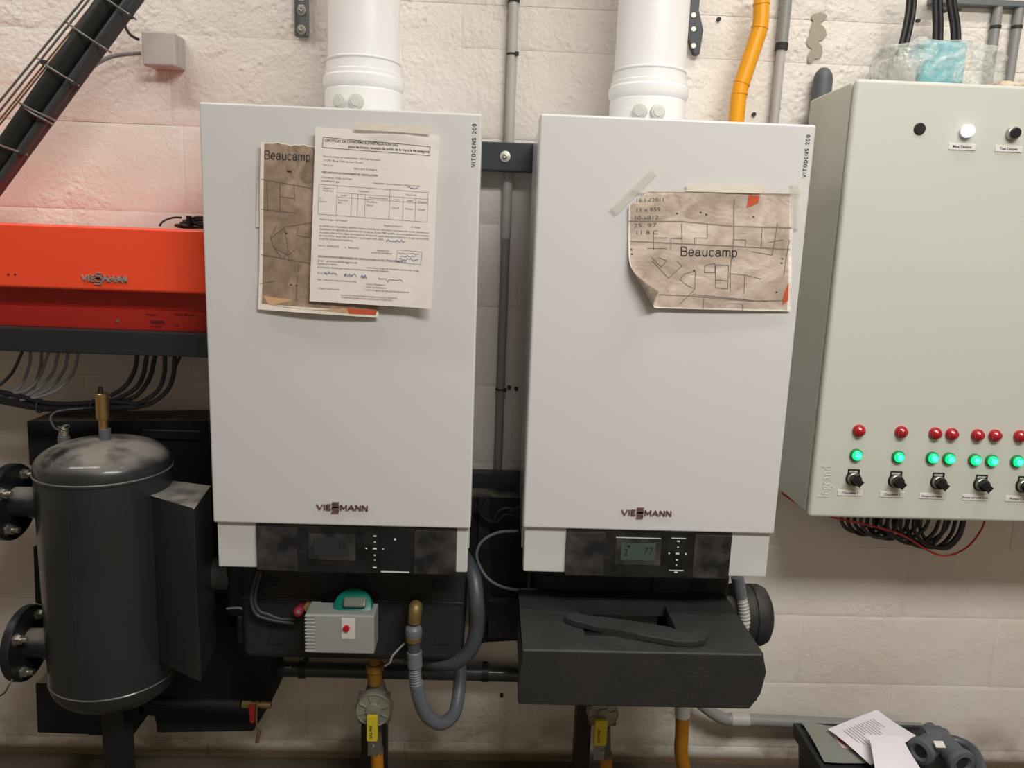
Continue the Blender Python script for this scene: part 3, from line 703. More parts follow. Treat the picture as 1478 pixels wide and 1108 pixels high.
for i, (dy, yy, m, r) in enumerate(((0, 0, 'cable_black', .0048), (6, .006, 'cable_dark', .0045), (11, -.004, 'cable_black', .005), (15, .008, 'cable_dark', .0042), (3, .012, 'cable_black', .0042))):
    obj('cable', MB().tube([at(-15, 563+dy*.9, ztr+yy), at(20, 569+dy, ztr+yy), at(60, 580+dy*.7, ztr+yy), at(100, 583+dy*.6, ztr+yy), at(140, 580+dy*.7, ztr+yy), at(165, 580+dy*.7, ztr+yy), at(200, 583+dy*.35, ztr+yy)], r, 10), m, t)
for x, y in ((58, 586), (135, 586)):
    c = at(x, y, ztr+.004); obj('tie', MB().tube([c+V((0, -.015*math.cos(a), .013*math.sin(a))) for a in [2*PI*k/10 for k in range(10)]], .0018, 6, 3, True), 'ink', t)
cable('sensor_cable', [(138, 588, -.205), (108, 590, -.23), (82, 594, -.25), (73, 603, -.265), (78, 616, -.27), (87, 622, -.27)], .0022, 'cable_dark', 'thin cable curving down into the sensor pocket left of the brass vent')

# ---------------------------------------------------------------- junction box and the slanted cable run
t = thing('junction_box', at(228, 97, -.03), 'light grey square junction box high on the wall', 'junction box')
a, b_ = at(200, 40, -.06), at(252, 94, -.06)
obj('box', MB().box(a.x+.003, b_.x+.002, -.034, -.001, b_.z, a.z-.004, .005), 'jbox', t)
obj('lid', MB().box(a.x, b_.x, -.052, -.034, b_.z-.002, a.z-.002, .006, 3), 'jbox', t)
cable('grey_cable', [(181, 20, -.15), (180, 36, -.10), (188, 50, -.055), (200, 57, -.035)], .003, 'cable_dark', 'short thin cable looping into the upper left of the junction box')
cable('grey_cable', [(122, 112, -.15), (135, 95, -.09), (160, 82, -.05), (185, 78, -.035), (203, 77, -.03)], .0042, 'cable_grey', 'grey cable arching from the slanted run into the junction box')
TY = -.2
def run(name, x0, x1, Y, r, m, label, cat):   # x at y=0, and x where the line leaves at y=262 (px)
    p0, p1 = at(x0, -30, Y), at(x1, 290, Y)
    d = p1-p0; return obj(name, MB().tube([p0-d*.1, p1-d*.015], r, 20, smooth=False), m, label=label, cat=cat)
run('slanted_pipe', 180, -42, TY, .021, 'pipe_black', 'widest black insulated pipe in the slanted run at the upper left', 'pipe')
run('slanted_pipe', 209, -20, TY-.01, .0095, 'pipe_ins', 'shiny dark grey pipe in the middle of the slanted run at the upper left', 'pipe')
run('slanted_pipe', 221, -14, TY, .009, 'cable_dark', 'outermost lower dark pipe of the slanted run at the upper left', 'pipe')
run('copper_line', 163, -95, TY-.01, .0018, 'copper', 'first thin copper coloured line beside the black slanted pipe', 'thin pipe')
run('copper_line', 168, -89, TY-.01, .0018, 'copper', 'second thin copper coloured line touching the black slanted pipe', 'thin pipe')
t = thing('wire_tray', at(80, 130, TY+.03), 'slanted wire mesh cable tray holding the black pipes at the upper left', 'cable tray')
for x0, x1, Y in ((144, -118, TY-.012), (152, -104, TY+.035), (218, -20, TY+.035)):
    p0, p1 = at(x0, -30, Y), at(x1, 290, Y); obj('rail_wire', MB().tube([p0, p1], .0022, 8, smooth=False), 'zinc', t)
for px, py, qx, qy in ((139, -12, 192, 25), (97, 33, 156, 73), (57, 86, 110, 121), (28, 148, 76, 172), (33, 153, 72, 177), (-8, 205, 36, 222)):
    a, c = at(px, py, TY-.010), at(qx, qy, TY-.016); md = (a+c)/2+V((0, -.016, 0))
    obj('cross_wire', MB().tube([at(px-3, py-2, TY+.03), a, md, c, at(qx+4, qy+3, TY+.03)], .0021, 8, 5), 'zinc', t)
for px, py in ((188, 24), (63, 90), (107, 121), (32, 221), (57, 172)):
    c = at(px, py, TY-.022); obj('tie_head', MB().box(c.x-.005, c.x+.005, c.y-.004, c.y+.004, c.z-.004, c.z+.004, .0015), 'ink', t)

# ---------------------------------------------------------------- brackets, conduits, yellow pipe on the upper wall
t = thing('wall_bracket', at(435, 55, 0), 'perforated grey steel bracket with two screws above the left boiler', 'bracket')
a, b_ = at(425, -40, -.006), at(446, 54, -.006)
obj('plate', MB().box(a.x+.001, b_.x, -.010, -.001, b_.z, a.z, .0015), 'bracket', t)
for x in (a.x+.001, b_.x-.003): obj('flange', MB().box(x, x+.002, -.018, -.009, b_.z, a.z, .0006), 'bracket', t)
for py in (15, 43):
    c = at(435, py, -.010); w_ = obj('washer', MB().lathe([(0, 0), (.010, 0), (.010, .0015), (.006, .002), (0, .002)], c, (0, -1, 0), 24), 'washer', t)
    obj('screw', MB().lathe([(0, 0), (.0055, 0), (.0055, .004), (.003, .0055), (0, .004)], c+V((0, -.002, 0)), (0, -1, 0), 8), 'steel', w_)
for py in (0, 8): c = at(435, py, -.010); obj('slot', MB().box(c.x-.006, c.x+.006, -.0112, -.0098, c.z-.0015, c.z+.0015), 'icon', t)
t = thing('wall_bracket', at(1005, 78, 0), 'dark perforated angle bracket just right of the right flue', 'bracket')
a, b_ = at(1000, -40, -.02), at(1010, 78, -.02)
obj('plate', MB().prism([(a.x-.006, a.z), (a.x+.022, a.z), (a.x+.018, a.z-.075), (b_.x+.004, b_.z+.05), (b_.x, b_.z), (b_.x-.012, b_.z), (a.x-.006, b_.z+.05)], -.020, -.001, .001), 'rail', t)
for py in (22, 42, 66): c = at(1001, py, -.021); obj('hole_ring', MB().lathe([(0, 0), (.006, 0), (.005, .0015), (0, .0015)], c, (0, -1, 0), 18), 'washer', t)
def vpipe(name, x0, y0, x1, y1, Y, r, m, label, cat, m2=None):
    return obj(name, MB().tube([at(x0, y0, Y), at(x1, y1, Y)], r, 20, smooth=False), m, label=label, cat=cat)
t = thing('conduit', at(742, 700, -.02), 'light grey vertical conduit running down the wall between the boilers', 'conduit')
q0 = at(743, -30, -.014); q1 = at(747, 206, -.014)
obj('tube', MB().tube([q0, V((q0.x, q0.y, at(742, 345, -.014).z))], .0112, 20, smooth=False), 'conduit', t)
zz = at(742, 345, -.014).z
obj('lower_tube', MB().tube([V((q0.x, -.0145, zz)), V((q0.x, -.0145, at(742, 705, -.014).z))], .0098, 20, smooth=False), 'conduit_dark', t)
zz = at(743, 0, -.014).z; obj('clamp', MB().box(q0.x-.0125, q0.x+.0125, -.027, -.001, zz-.006, zz+.02, .002), 'ink', t)
for py in (79, 562):
    c = at(743, py, -.014); obj('tie', MB().cyl(V((q0.x, -.0143, c.z-.002)), V((q0.x, -.0143, c.z+.002)), .0122, 20), 'ink', t)
    obj('tie_head', MB().box(q0.x+.006, q0.x+.014, -.028, -.02, c.z-.004, c.z+.004, .001), 'ink', t)
cable('thin_cable', [(733, 55, -.004), (732, 150, -.004), (731, 255, -.004), (727, 330, -.004)], .0013, 'cable_dark', 'hair-thin cable beside the conduit between the boilers')
t = thing('conduit', at(1120, 178, -.02), 'beige grey vertical conduit right of the yellow pipe', 'conduit')
q = at(1128, 68, -.018); qa = at(1132, -30, -.018); qb = at(1116, 190, -.018)
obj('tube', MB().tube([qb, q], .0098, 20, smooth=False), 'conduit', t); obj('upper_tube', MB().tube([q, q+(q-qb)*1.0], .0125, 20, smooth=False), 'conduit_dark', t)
obj('clamp', MB().cyl(q-(q-qb).normalized()*.006, q+(q-qb).normalized()*.008, .0135, 20), 'ink', t)
YP = -.07
t = thing('gas_pipe', at(1063, 178, YP), 'bright yellow bent gas pipe rising behind the right boiler', 'gas pipe')
pts = [(1059, 215), (1063, 170), (1067, 134), (1076, 104), (1090, 62), (1097, 38), (1099, 8), (1101, -25)]
obj('pipe', MB().tube([at(x, y, YP) for x, y in pts], .0168, 24, 6), 'yellow_pipe', t)
for (x, y), (x2, y2) in (((1067, 137), (1068, 129)), ((1099, 8), (1099, 1)), ((1070, 122), (1072, 117)), ((1096, 42), (1097, 37))):
    a, c = at(x, y, YP), at(x2, y2, YP); obj('weld_ring', MB().lathe([(.0165, 0), (.0182, .001), (.0182, .004), (.0165, .005)], a, c-a, 28), 'yellow_pipe', t)
# cables and conduits at the upper right
t = thing('cable_tray', at(1410, 8, -.04), 'thin grey steel strip tray along the top right of the wall', 'cable tray')
a, b_ = at(1345, -3, -.045), at(1560, 14, -.045)
obj('strip', MB().box(at(1345, 0, -.02).x, 1.9, -.024, -.001, at(1400, 6, -.024).z, at(1400, 6, -.024).z+.012, .001), 'bracket', t)
for i, (p, r, s) in enumerate((([(1316, -30), (1315, 10), (1309, 45), (1300, 80)], .0105, 'leftmost'), ([(1352, -30), (1353, 10), (1354, 40), (1352, 80)], .011, 'middle'), ([(1370, -30), (1374, 8), (1379, 40), (1380, 80)], .0105, 'rightmost'))):
    t = thing('riser_cable', at(p[2][0], p[2][1], -.07), f'{s} of the three thick black cables rising above the wrapped parcel', 'cable')
    P = [at(x, y, -.075) for x, y in p]
    for dx in (-.0052, .0052): obj('strand', MB().tube([q+V((dx, 0, 0)) for q in P], r*.56, 12), 'cable_black', t)
    obj('strand', MB().tube([q+V((0, .006, 0)) for q in P], r*.55, 12), 'cable_black', t)
    c = at(p[1][0]+10, p[1][1]+(20 if i == 0 else 6), -.08); obj('tie_head', MB().box(c.x-.004, c.x+.004, c.y-.004, c.y+.004, c.z-.003, c.z+.003, .001), 'ink', t)
for x, s in ((1446, 'left'), (1477, 'right')):
    q = at(x, 8, -.025); t = thing('conduit', at(x, 95, -.02), f'{s} one of two grey conduits dropping behind the cloth on the cabinet', 'conduit')
    obj('tube', MB().tube([V((q.x, -.013, q.z)), V((q.x, -.013, at(x, 200, -.013).z))], .0098, 18, smooth=False), 'conduit_dark', t)
    c = at(x, 40, -.013); obj('tie', MB().cyl(V((q.x, -.0135, c.z-.003)), V((q.x, -.0135, c.z+.003)), .0112, 18), 'ink', t)
for px, py in ((1282, -2), (1405, 5), (1463, 8)):
    pass

# ---------------------------------------------------------------- control cabinet
CX0, CX1, CY = 1.181, 1.96, -.27
cz1 = at(1300, 116, CY).z; cz0 = at(1300, 748, CY).z
cab = thing('control_cabinet', ((CX0+CX1)/2, -.15, cz0), 'light grey electrical control cabinet on the wall with lamps and rotary switches', 'cabinet')
obj('body', MB().box(CX0, CX1, CY+.024, -.048, cz0, cz1, .006, 3), 'cab_side', cab)
obj('door_gap', MB().box(CX0+.004, CX1-.004, CY+.019, CY+.026, cz0+.004, cz1-.004), 'seam', cab)
door = obj('door', MB().box(CX0-.001, CX1+.001, CY, CY+.019, cz0-.003, cz1+.001, .008, 4), 'cabinet', cab)
for x in (CX0+.14, CX1-.12):
    for z in (cz0+.06, cz1-.1): obj('wall_bracket', MB().box(x-.02, x+.02, -.05, 0, z-.02, z+.02, .002), 'zinc', cab)
# embossed word reading upward
b = MB(); text_solid(b, 'legrand', .034, at(1196, 718, CY), V((0, 0, 1)), V((-1, 0, 0)), .0009, .0002, 1.1, sx=.62); obj('embossed_word', b, 'cabinet', cab)
def disc(name, px, py, Y, prof, m, parent, seg=28): return obj(name, MB().lathe(prof, at(px, py, Y), (0, -1, 0), seg), m, parent)
def pxr(px, py, r): return (at(px+r, py, CY)-at(px-r, py, CY)).length/2
for px, py in ((1239, 621), (1300, 623), (1349, 625), (1373, 626), (1410, 627.5), (1435, 628), (1471, 629), (1496, 630)):
    k = obj('red_lamp', MB().lathe([(0, 0), (.0128, 0), (.0128, .004), (.0115, .006), (0, .006)], at(px, py, CY), (0, -1, 0), 28), 'lamp_red', cab)
    obj('lens', MB().lathe([(0, .004), (.0105, .006), (.0100, .011), (.0055, .0145), (0, .0155)], at(px, py, CY), (0, -1, 0), 28), 'lamp_red', k)
for px, py in ((1235, 656), (1295.5, 658.5), (1344.5, 660), (1368.5, 661), (1405.5, 663), (1430, 664), (1466.5, 665), (1491, 666)):
    k = obj('green_lamp', MB().lathe([(0, 0), (.0128, 0), (.0128, .005), (.0112, .0068), (0, .0068)], at(px, py, CY), (0, -1, 0), 28), 'lamp_ring', cab)
    l = obj('lens', MB().lathe([(0, .005), (.0104, .0068), (.0098, .010), (.006, .0125), (0, .013)], at(px, py, CY), (0, -1, 0), 28), 'lamp_green', k)
    obj('glow', MB().lathe([(0, .0128), (.0062, .0124), (.0050, .0136), (0, .0140)], at(px, py, CY), (0, -1, 0), 24), 'lamp_core', l)
sw = [(1231, 690), (1292, 693), (1353, 695), (1415, 698), (1476, 700)]
for i, (px, py) in enumerate(sw):
    c = at(px, py, CY); k = obj('rotary_switch', MB().box(c.x-.0125, c.x+.0125, CY-.0025, CY, c.z-.006, c.z+.020, .0012).cyl(c, c+V((0, -.0026, 0)), .0155, 28), 'knob_black', cab)
    b = MB(); text_solid(b, 'AUTO MANU', .0048, c+V((-.0105, -.0027, .0135)), FX, FZ, .0002, .0003, sx=.62); obj('switch_text', b, 'icon', k)
    obj('chrome_ring', MB().lathe([(0, .0026), (.0135, .0026), (.0130, .008), (.0108, .010), (0, .010)], c, (0, -1, 0), 28), 'steel', k)
    A = Matrix.Rotation(math.radians(40), 3, 'Y')
    obj('knob', MB().cyl(c+V((0, -.009, 0)), c+V((0, -.0165, 0)), .0122, 24, bev=.0012).obox(c+V((0, -.021, 0)), (.029, .009, .014), A, .002), 'knob_black', k)
    d = A @ V((.0148, 0, 0)); obj('pointer', MB().obox(c+V((0, -.0262, 0))+d*.78, (.0026, .0018, .0125), A), 'icon', k)
lb = [(1226.5, 711, 'Chaudière 1'), (1287, 713, 'Chaudière 2'), (1344.5, 715.5, 'Pompe sud Vienne'), (1406.5, 717.5, 'Pompe sud extérieure'), (1468, 719.5, 'Pompe C.V.'), (1388, 212, 'Mise Tension'), (1455, 215, 'Test Lampes')]
for px, py, s in lb:
    c = at(px, py, CY); k = obj('name_plate', MB().box(c.x-.0262, c.x+.0262, CY-.0018, CY, c.z-.0058, c.z+.0058, .0006), 'plate_white', cab)
    b = MB(); text_solid(b, s, .0068 if len(s) < 14 else .0058, c+V((0, -.0019, -.002)), FX, FZ, .0002, .0001, align='CENTER'); obj('plate_text', b, 'ink', k)
c = at(1327, 186, CY); k = obj('hole_plug', MB().lathe([(0, 0), (.0112, 0), (.0112, .002), (.0095, .0032), (0, .0032)], c, (0, -1, 0), 28), 'knob_black', cab)
c = at(1393, 190, CY); k = obj('white_lamp', MB().lathe([(0, 0), (.0125, 0), (.0125, .006), (0, .006)], c, (0, -1, 0), 28), 'plate_white', cab, label='lit white lamp')
obj('lens', MB().lathe([(0, .006), (.0112, .006), (.0108, .014), (.007, .0185), (0, .0195)], c, (0, -1, 0), 28), 'lamp_white', k)
c = at(1460, 193, CY); k = obj('push_button', MB().lathe([(0, 0), (.0128, 0), (.0120, .009), (.0105, .010), (0, .010)], c, (0, -1, 0), 28), 'steel', cab)
obj('button_cap', MB().lathe([(0, .009), (.0098, .009), (.0095, .0145), (.0085, .0155), (0, .0155)], c, (0, -1, 0), 28), 'knob_black', k)
# things on and around the cabinet top
c = at(1190, 97, -.025); zt_ = c.z
obj('capped_pipe', MB().lathe([(0, 0), (.0205, 0), (.0205, .27), (.0185, .281), (.013, .290), (.007, .2945), (0, .296)], V((c.x, -.024, zt_-.296)), (0, 0, 1), 28), 'plastic_grey', label='dark grey round-topped pipe end behind the left corner of the cabinet', cat='pipe')
t = thing('lifting_lug', (at(1256, 100, -.10).x, -.1, cz1), 'small grey triangular lug standing on the cabinet beside the wrapped parcel', 'bracket')
a = at(1243, 112, -.10); obj('plate', MB().prism([(a.x, cz1), (a.x+.034, cz1), (a.x+.018, cz1+.040), (a.x+.012, cz1+.040)], -.105, -.100, .001), 'zinc', t)
c = V((a.x+.015, -.105, cz1+.028)); obj('bolt', MB().cyl(c, c+V((0, -.003, 0)), .004, 10), 'steel', t)
# wrapped parcel
def blob(c, rx, ry, rz, seed, amp=.25, nu=40, nv=24, boxy=.6):
    vs = []; fs = []
    for j in range(nv+1):
        th = PI*j/nv
        for i in range(nu):
            ph = 2*PI*i/nu; d = V((math.sin(th)*math.cos(ph), math.sin(th)*math.sin(ph), math.cos(th)))
            e = V([math.copysign(abs(k)**boxy, k) for k in d]); f = 1+amp*noise.noise(d*2.3+V((seed, 0, 0)))+amp*.4*noise.noise(d*7+V((0, seed, 0)))
            vs.append(c+V((e.x*rx*f, e.y*ry*f, e.z*rz*f)))
    for j in range(nv):
        for i in range(nu): a_ = j*nu+i; b__ = j*nu+(i+1) % nu; fs.append((a_, a_+nu, b__+nu, b__))
    return vs, fs
a, b_ = at(1262, 112, -.11), at(1438, 70, -.11); hc = (at(1350, 54, -.11).z-cz1)
t = thing('wrapped_parcel', ((a.x+b_.x)/2, -.11, cz1), 'teal parcel in bubble wrap lying on top of the cabinet', 'parcel')
vs, fs = blob(V(((a.x+b_.x)/2-.012, -.11, cz1+hc*.42+.002)), .108, .072, hc*.46, 3, .2)
vs = [V((v.x+(.028 if v.x > (a.x+b_.x)/2+.06 else 0)*min(1, (v.x-(a.x+b_.x)/2-.06)/.03), v.y, max(v.z, cz1+.0015))) for v in vs]
obj('wrapping', MB().raw(vs, fs), 'bubble_film', t, sharp=180)
p0, p1 = at(1320, 100, -.12), at(1388, 60, -.12)
obj('contents', MB().box(p0.x, p1.x, -.15, -.075, cz1+.004, cz1+hc*.88, .010, 3), 'teal', t)
obj('grey_contents', MB().box(at(1275, 100, -.11).x, p0.x-.002, -.14, -.08, cz1+.004, cz1+hc*.6, .008, 3), 'conduit', t)
c = at(1480, 112, -.13); vs, fs = blob(V((c.x, -.12, cz1+.014)), .095, .07, .020, 9, .35, 36, 16, .8)
obj('cloth', MB().raw([V((v.x, v.y, max(v.z, cz1+.0015))) for v in vs], fs), 'cloth', label='crumpled beige cloth on the cabinet beside the wrapped parcel', cat='cloth', sharp=180)
# cables under the cabinet
random.seed(3)
many = ['first', 'second', 'third', 'fourth', 'fifth', 'sixth', 'seventh', 'eighth', 'ninth', 'tenth', 'eleventh', 'twelfth', 'thirteenth']
for i in range(13):
    x0 = 1216+i*9.5; dx = 38+i*5.2 if i < 9 else 60+random.uniform(0, 20); dp = 26+i*1.3+random.uniform(-3, 5); Yc = -.06-.009*(i % 4)
    x1 = min(x0+dx, 1396-(12-i)*2); y0 = 742+.045*(x0-1216)
    P = [(x0, y0-4, Yc), (x0-1, y0+dp*.45, Yc), (x0+(x1-x0)*.25, y0+dp*.92, Yc), (x0+(x1-x0)*.6, y0+dp, Yc+.01), (x0+(x1-x0)*.88, y0+dp*.6, Yc+.01), (x1, y0+(x1-x0)*.045-2, Yc+.01)]
    cable('looped_cable', P, .0043, 'cable_black' if i % 3 else 'cable_dark', f'{many[i]} looped black cable from the left under the control cabinet', group='looped cables under the cabinet', seg=8, sub=5)
for x in (1235, 1256, 1276, 1420, 1440):
    c = at(x, 746+(x-1235)*.045, -.07); obj('cable_gland', MB().cyl(V((c.x, -.07, cz0-.014)), V((c.x, -.07, cz0)), .008, 8), 'conduit_dark' if x < 1400 else 'knob_black', cab)
obj('red_wire', MB().tube([at(1128, 711, -.04), at(1150, 726, -.05), at(1168, 737, -.06), at(1205, 747, -.12), at(1250, 757, -.14), at(1300, 771, -.14), at(1345, 797, -.14), at(1370, 801, -.13), at(1395, 790, -.12), at(1414, 768, -.11), at(1424, 745, -.10)], .0022, 8, 6), 'red_wire', label='loose red wire sagging under the control cabinet', cat='wire')

# ---------------------------------------------------------------- black insulation of the manifold, left
def P2(pts, Y): return [(at(x, y, Y).x, at(x, y, Y).z) for x, y in pts]
IY = -.105
ins = thing('manifold_insulation', at(200, 1055, -.06), 'angular black foam insulation on the wall behind the dark tank', 'insulation')
obj('upper_shell', MB().prism(P2([(38, 608), (312, 606), (318, 700), (318, 860), (215, 860), (80, 860), (80, 672), (42, 672)], IY), IY, 0, .003), 'epp_dark', ins)
obj('middle_shell', MB().prism(P2([(48, 788), (160, 788), (160, 985), (68, 985), (66, 872), (51, 870)], IY), IY-.002, 0, .003), 'epp_dark', ins)
obj('side_shell', MB().prism(P2([(200, 850), (330, 850), (330, 905), (392, 905), (392, 1012), (366, 1054), (227, 1056), (226, 1030), (200, 1030)], IY), IY-.004, 0, .003), 'epp_dark', ins)
obj('lower_shell', MB().prism(P2([(52, 984), (210, 984), (210, 1036), (193, 1060), (128, 1060), (127, 1056), (55, 1056)], IY), IY-.004, 0, .003), 'epp_dark', ins)
obj('raised_panel', MB().prism(P2([(205, 620), (290, 622), (290, 634), (205, 632)], IY-.004), IY-.008, IY+.002, .002), 'epp_dark', ins)
obj('manifold_pipe', MB().tube([at(140, 1008, -.17), at(348, 1016, -.17)], .0125, 18, smooth=False), 'flange', label='thin black pipe crossing in front of the lower insulation', cat='pipe')
t = thing('drain_valve', at(372, 1070, -.17), 'small brass drain valve with red handle below the insulation', 'valve')
obj('body', MB().cyl(at(350, 1016, -.17), at(362, 1016.5, -.17), .0085, 6).cyl(at(362, 1016.5, -.17), at(378, 1017, -.17), .0065, 16).cyl(at(377, 1017, -.17), at(391, 1017.5, -.17), .0078, 16), 'brass_dull', t)
obj('handle', MB().prism(P2([(359, 1018), (368, 1018), (367, 1043), (361, 1043)], -.185), -.187, -.178, .002), 'red_handle', t)
obj('drain_strap', MB().tube([at(371, 1012, -.188), at(370, 1035, -.188), at(371, 1055, -.188)], .0022, 8), 'brass_dull', t)
obj('strap_end', MB().tube([at(374, 1054, -.188), at(371, 1071, -.188)], .0045, 10, smooth=False), 'brass_dull', t)

# ---------------------------------------------------------------- tank (hydraulic separator)
TYY, TR = -.25, .1265; TX_ = (at(55, 690, TYY).x+at(249, 695, TYY).x)/2
zt0, zt1, ztop = at(145, 1016, TYY-TR).z, at(152, 704, TYY-TR).z, at(150, 634, TYY).z
t = thing('separator_tank', (TX_, TYY, 0), 'dark grey upright steel tank with domed top left of the boilers', 'tank')
H = ztop-zt1; D = .062
prof = [(0, zt0-D)]+[(TR*math.sin(a)**.75, zt0-D*math.cos(a)) for a in [PI/2*k/10 for k in range(1, 10)]]+[(TR, zt0), (TR+.0015, zt0+.002), (TR+.0015, zt0+.005), (TR, zt0+.007), (TR, zt1-.006), (TR+.002, zt1-.004), (TR+.002, zt1), (TR, zt1+.002)]
prof += [(TR*(1-(k/14)**3.0)**(1/2.1) if k < 14 else 0, zt1+.003+H*(k/14)**1.15*.97+(.0)) for k in range(1, 15)]
obj('shell', MB().lathe(prof, V((TX_, TYY, 0)), (0, 0, 1), 72), 'tank', t)
obj('weld_seam', MB().box(TX_-.012, TX_-.0085, TYY-TR-.0008, TYY-TR+.01, zt0+.01, zt1-.01, .001), 'tank', t)
obj('top_ring', MB().lathe([(.036, 0), (.0385, .001), (.0385, .0045), (.036, .006), (.0, .0075)], V((TX_, TYY, ztop-.008)), (0, 0, 1), 40), 'tank', t)
# rectangular side duct
zq = .0
for k in range(60):
    zq = -.02+k*.0012; q = atz(217, 714, zq)
    if math.hypot(q.x-TX_, q.y-TYY) >= TR-.004 and q.y < TYY: break
dc = [atz(*p, zq) for p in ((217, 714), (280, 735), (305, 700), (262, 690))]
bz = at(290, 985, dc[1].y).z; tz = Z0+zq
ctr = V((TX_+.03, TYY, 0))
obj('side_duct', MB().prism([(TX_+.02, TYY-.03), (dc[0].x, dc[0].y), (dc[1].x, dc[1].y), (dc[2].x, dc[2].y), (TX_+.06, TYY+.06)], bz, tz, .003, axis='Z'), 'tank', t)
print('DUCT', zq, [tuple(round(k, 3) for k in q) for q in dc])
# nozzles and flanges to the left
def nozzle(pyc, xfl, label_n):
    zc = at(30, pyc, TYY).z; x1 = TX_-TR+.02
    obj('nozzle', MB().lathe([(0, 0), (.031, 0), (.031, .03), (.0345, .045), (.0345, x1-xfl)], V((xfl, TYY, zc)), (1, 0, 0), 32), 'tank', t)
    fl = obj('flange_ring', MB().lathe([(0, -.018), (.076, -.018), (.078, -.016), (.078, -.002), (.076, 0), (0, 0)], V((xfl, TYY, zc)), (1, 0, 0), 48), 'flange', t)
    for k in range(4):
        a = PI/4+k*PI/2+.18; p = V((xfl, TYY+.058*math.cos(a), zc+.058*math.sin(a)))
        obj('flange_bolt', MB().cyl(p+V((.0, 0, 0)), p+V((.0115, 0, 0)), .0105, 6).cyl(p+V((.0115, 0, 0)), p+V((.023, 0, 0)), .0062, 14).cyl(p, p+V((.0015, 0, 0)), .013, 18), 'steel', fl)
nozzle(724, -.452, 0); nozzle(927, -.446, 1)
# pipe from the duct to the right
obj('outlet_stub', MB().tube([at(285, 826, -.235), at(345, 829, -.235)], .033, 28, smooth=False), 'plastic_grey', t)
# stand
zst = zt0-D+.01
obj('stand', MB().box(TX_-.03, TX_+.018, TYY-.022, TYY+.022, .004, zst+.01, .003).box(TX_-.075, TX_+.065, TYY-.06, TYY+.06, 0, .008, .002), 'flange', t)
# brass automatic air vent + sensor pocket
bx, by, bzv = at(152, 634, TYY).x, TYY, ztop-.004
v = thing('air_vent', (bx, by, bzv), 'brass automatic air vent standing on the tank top', 'air vent')
def zz_(py): return at(150, py, TYY).z
obj('nipple', MB().cyl((bx, by, bzv-.006), (bx, by, zz_(618)), .0112, 20, bev=.001), 'plastic_grey', v)
obj('body', MB().lathe([(0, 0), (.0088, 0), (.0088, zz_(607)-zz_(618)), (.0112, zz_(605)-zz_(618)), (.0125, zz_(603)-zz_(618)), (.0125, zz_(573)-zz_(618)), (.0130, zz_(572)-zz_(618)), (.0130, zz_(568)-zz_(618)), (.0115, zz_(567)-zz_(618)), (0, zz_(567)-zz_(618))], V((bx-.002, by, zz_(618))), (0, 0, 1), 28), 'brass', v)
obj('cap', MB().lathe([(0, 0), (.0048, 0), (.0048, .008), (.0040, .009), (.0040, .012), (0, .012)], V((bx-.004, by, zz_(567))), (0, 0, 1), 12), 'cable_black', v)
c = at(92, 640, TYY+.03); v = thing('sensor_pocket', c, 'small capped sensor pocket with wire clip on the tank left of the vent', 'sensor')
obj('sleeve', MB().cyl(at(92, 652, TYY+.02), at(92, 629, TYY+.02), .0115, 18, bev=.001), 'plastic_grey', v)
obj('collar', MB().cyl(at(92, 629, TYY+.02), at(92, 620, TYY+.02), .0092, 16, bev=.001), 'steel', v)
p = at(92, 618, TYY+.02); obj('wire_clip', MB().tube([p+V((.010*math.cos(a), .010*math.sin(a), .003*math.sin(2*a)+.003)) for a in [2*PI*k/10 for k in range(10)]], .0012, 6, 4, True).tube([p+V((-.008, -.004, 0)), p+V((0, -.01, .006)), p+V((.010, -.004, .010))], .0012, 6), 'steel', v)
cable('earth_wire', [(-8, 1008, -.36), (6, 1000, -.37), (12, 990, -.37), (18, 980, -.36)], .0016, 'cable_dark', 'thin wire hanging below the lower left flange')

# ---------------------------------------------------------------- pump group under the left boiler
G = thing('pump_group', at(510, 945, -.2), 'black foam pump housing with grey motor box under the left boiler', 'pump')
def zx(px, py, Y): q = at(px, py, Y); return q.x, q.z
x0, zT = zx(352, 828, -.27); x1, _ = zx(672, 828, -.27); _, zB = zx(510, 944, -.27)
zT = min(zT+.01, Z0-.105)
zT = Z0-.100
sh = MB(); sh.box(x0, x1, -.30, -.05, zB, zT, .018, 4); shell = obj('housing', sh, 'epp', G)
xn, _ = zx(330, 850, -.25); zn0 = at(340, 925, -.25).z
obj('housing_neck', MB().box(xn, x0+.03, -.27, -.08, at(340, 885, -.25).z, zT, .012, 3).box(xn+.02, x0+.03, -.275, -.08, zn0, at(340, 880, -.25).z, .012, 3), 'epp', G)
obj('split_line', MB().box(x0+.004, x1-.004, -.3015, -.299, at(510, 868, -.3).z, at(510, 866, -.3).z), 'epp_dark', G)
for px, py, w_, h_ in ((389, 838, 26, 14), (637, 843, 28, 14), (400, 925, 26, 12), (640, 925, 26, 12)):
    c = at(px, py, -.3); k = .00068; obj('recess', MB().box(c.x-w_*k, c.x+w_*k, -.302, -.299, c.z-h_*k, c.z+h_*k, .002), 'foam_hole', G)
for px, py, w_, h_, nm in ((513, 875, 82, 44, 'pump_opening'), (598, 905, 30, 80, 'valve_opening'), (512, 840, 26, 22, 'slot_opening')):
    c = at(px, py, -.302); k = .00066; obj(nm, MB().box(c.x-w_*k, c.x+w_*k, -.304, -.299, c.z-h_*k, c.z+h_*k, .002), 'foam_hole', G)
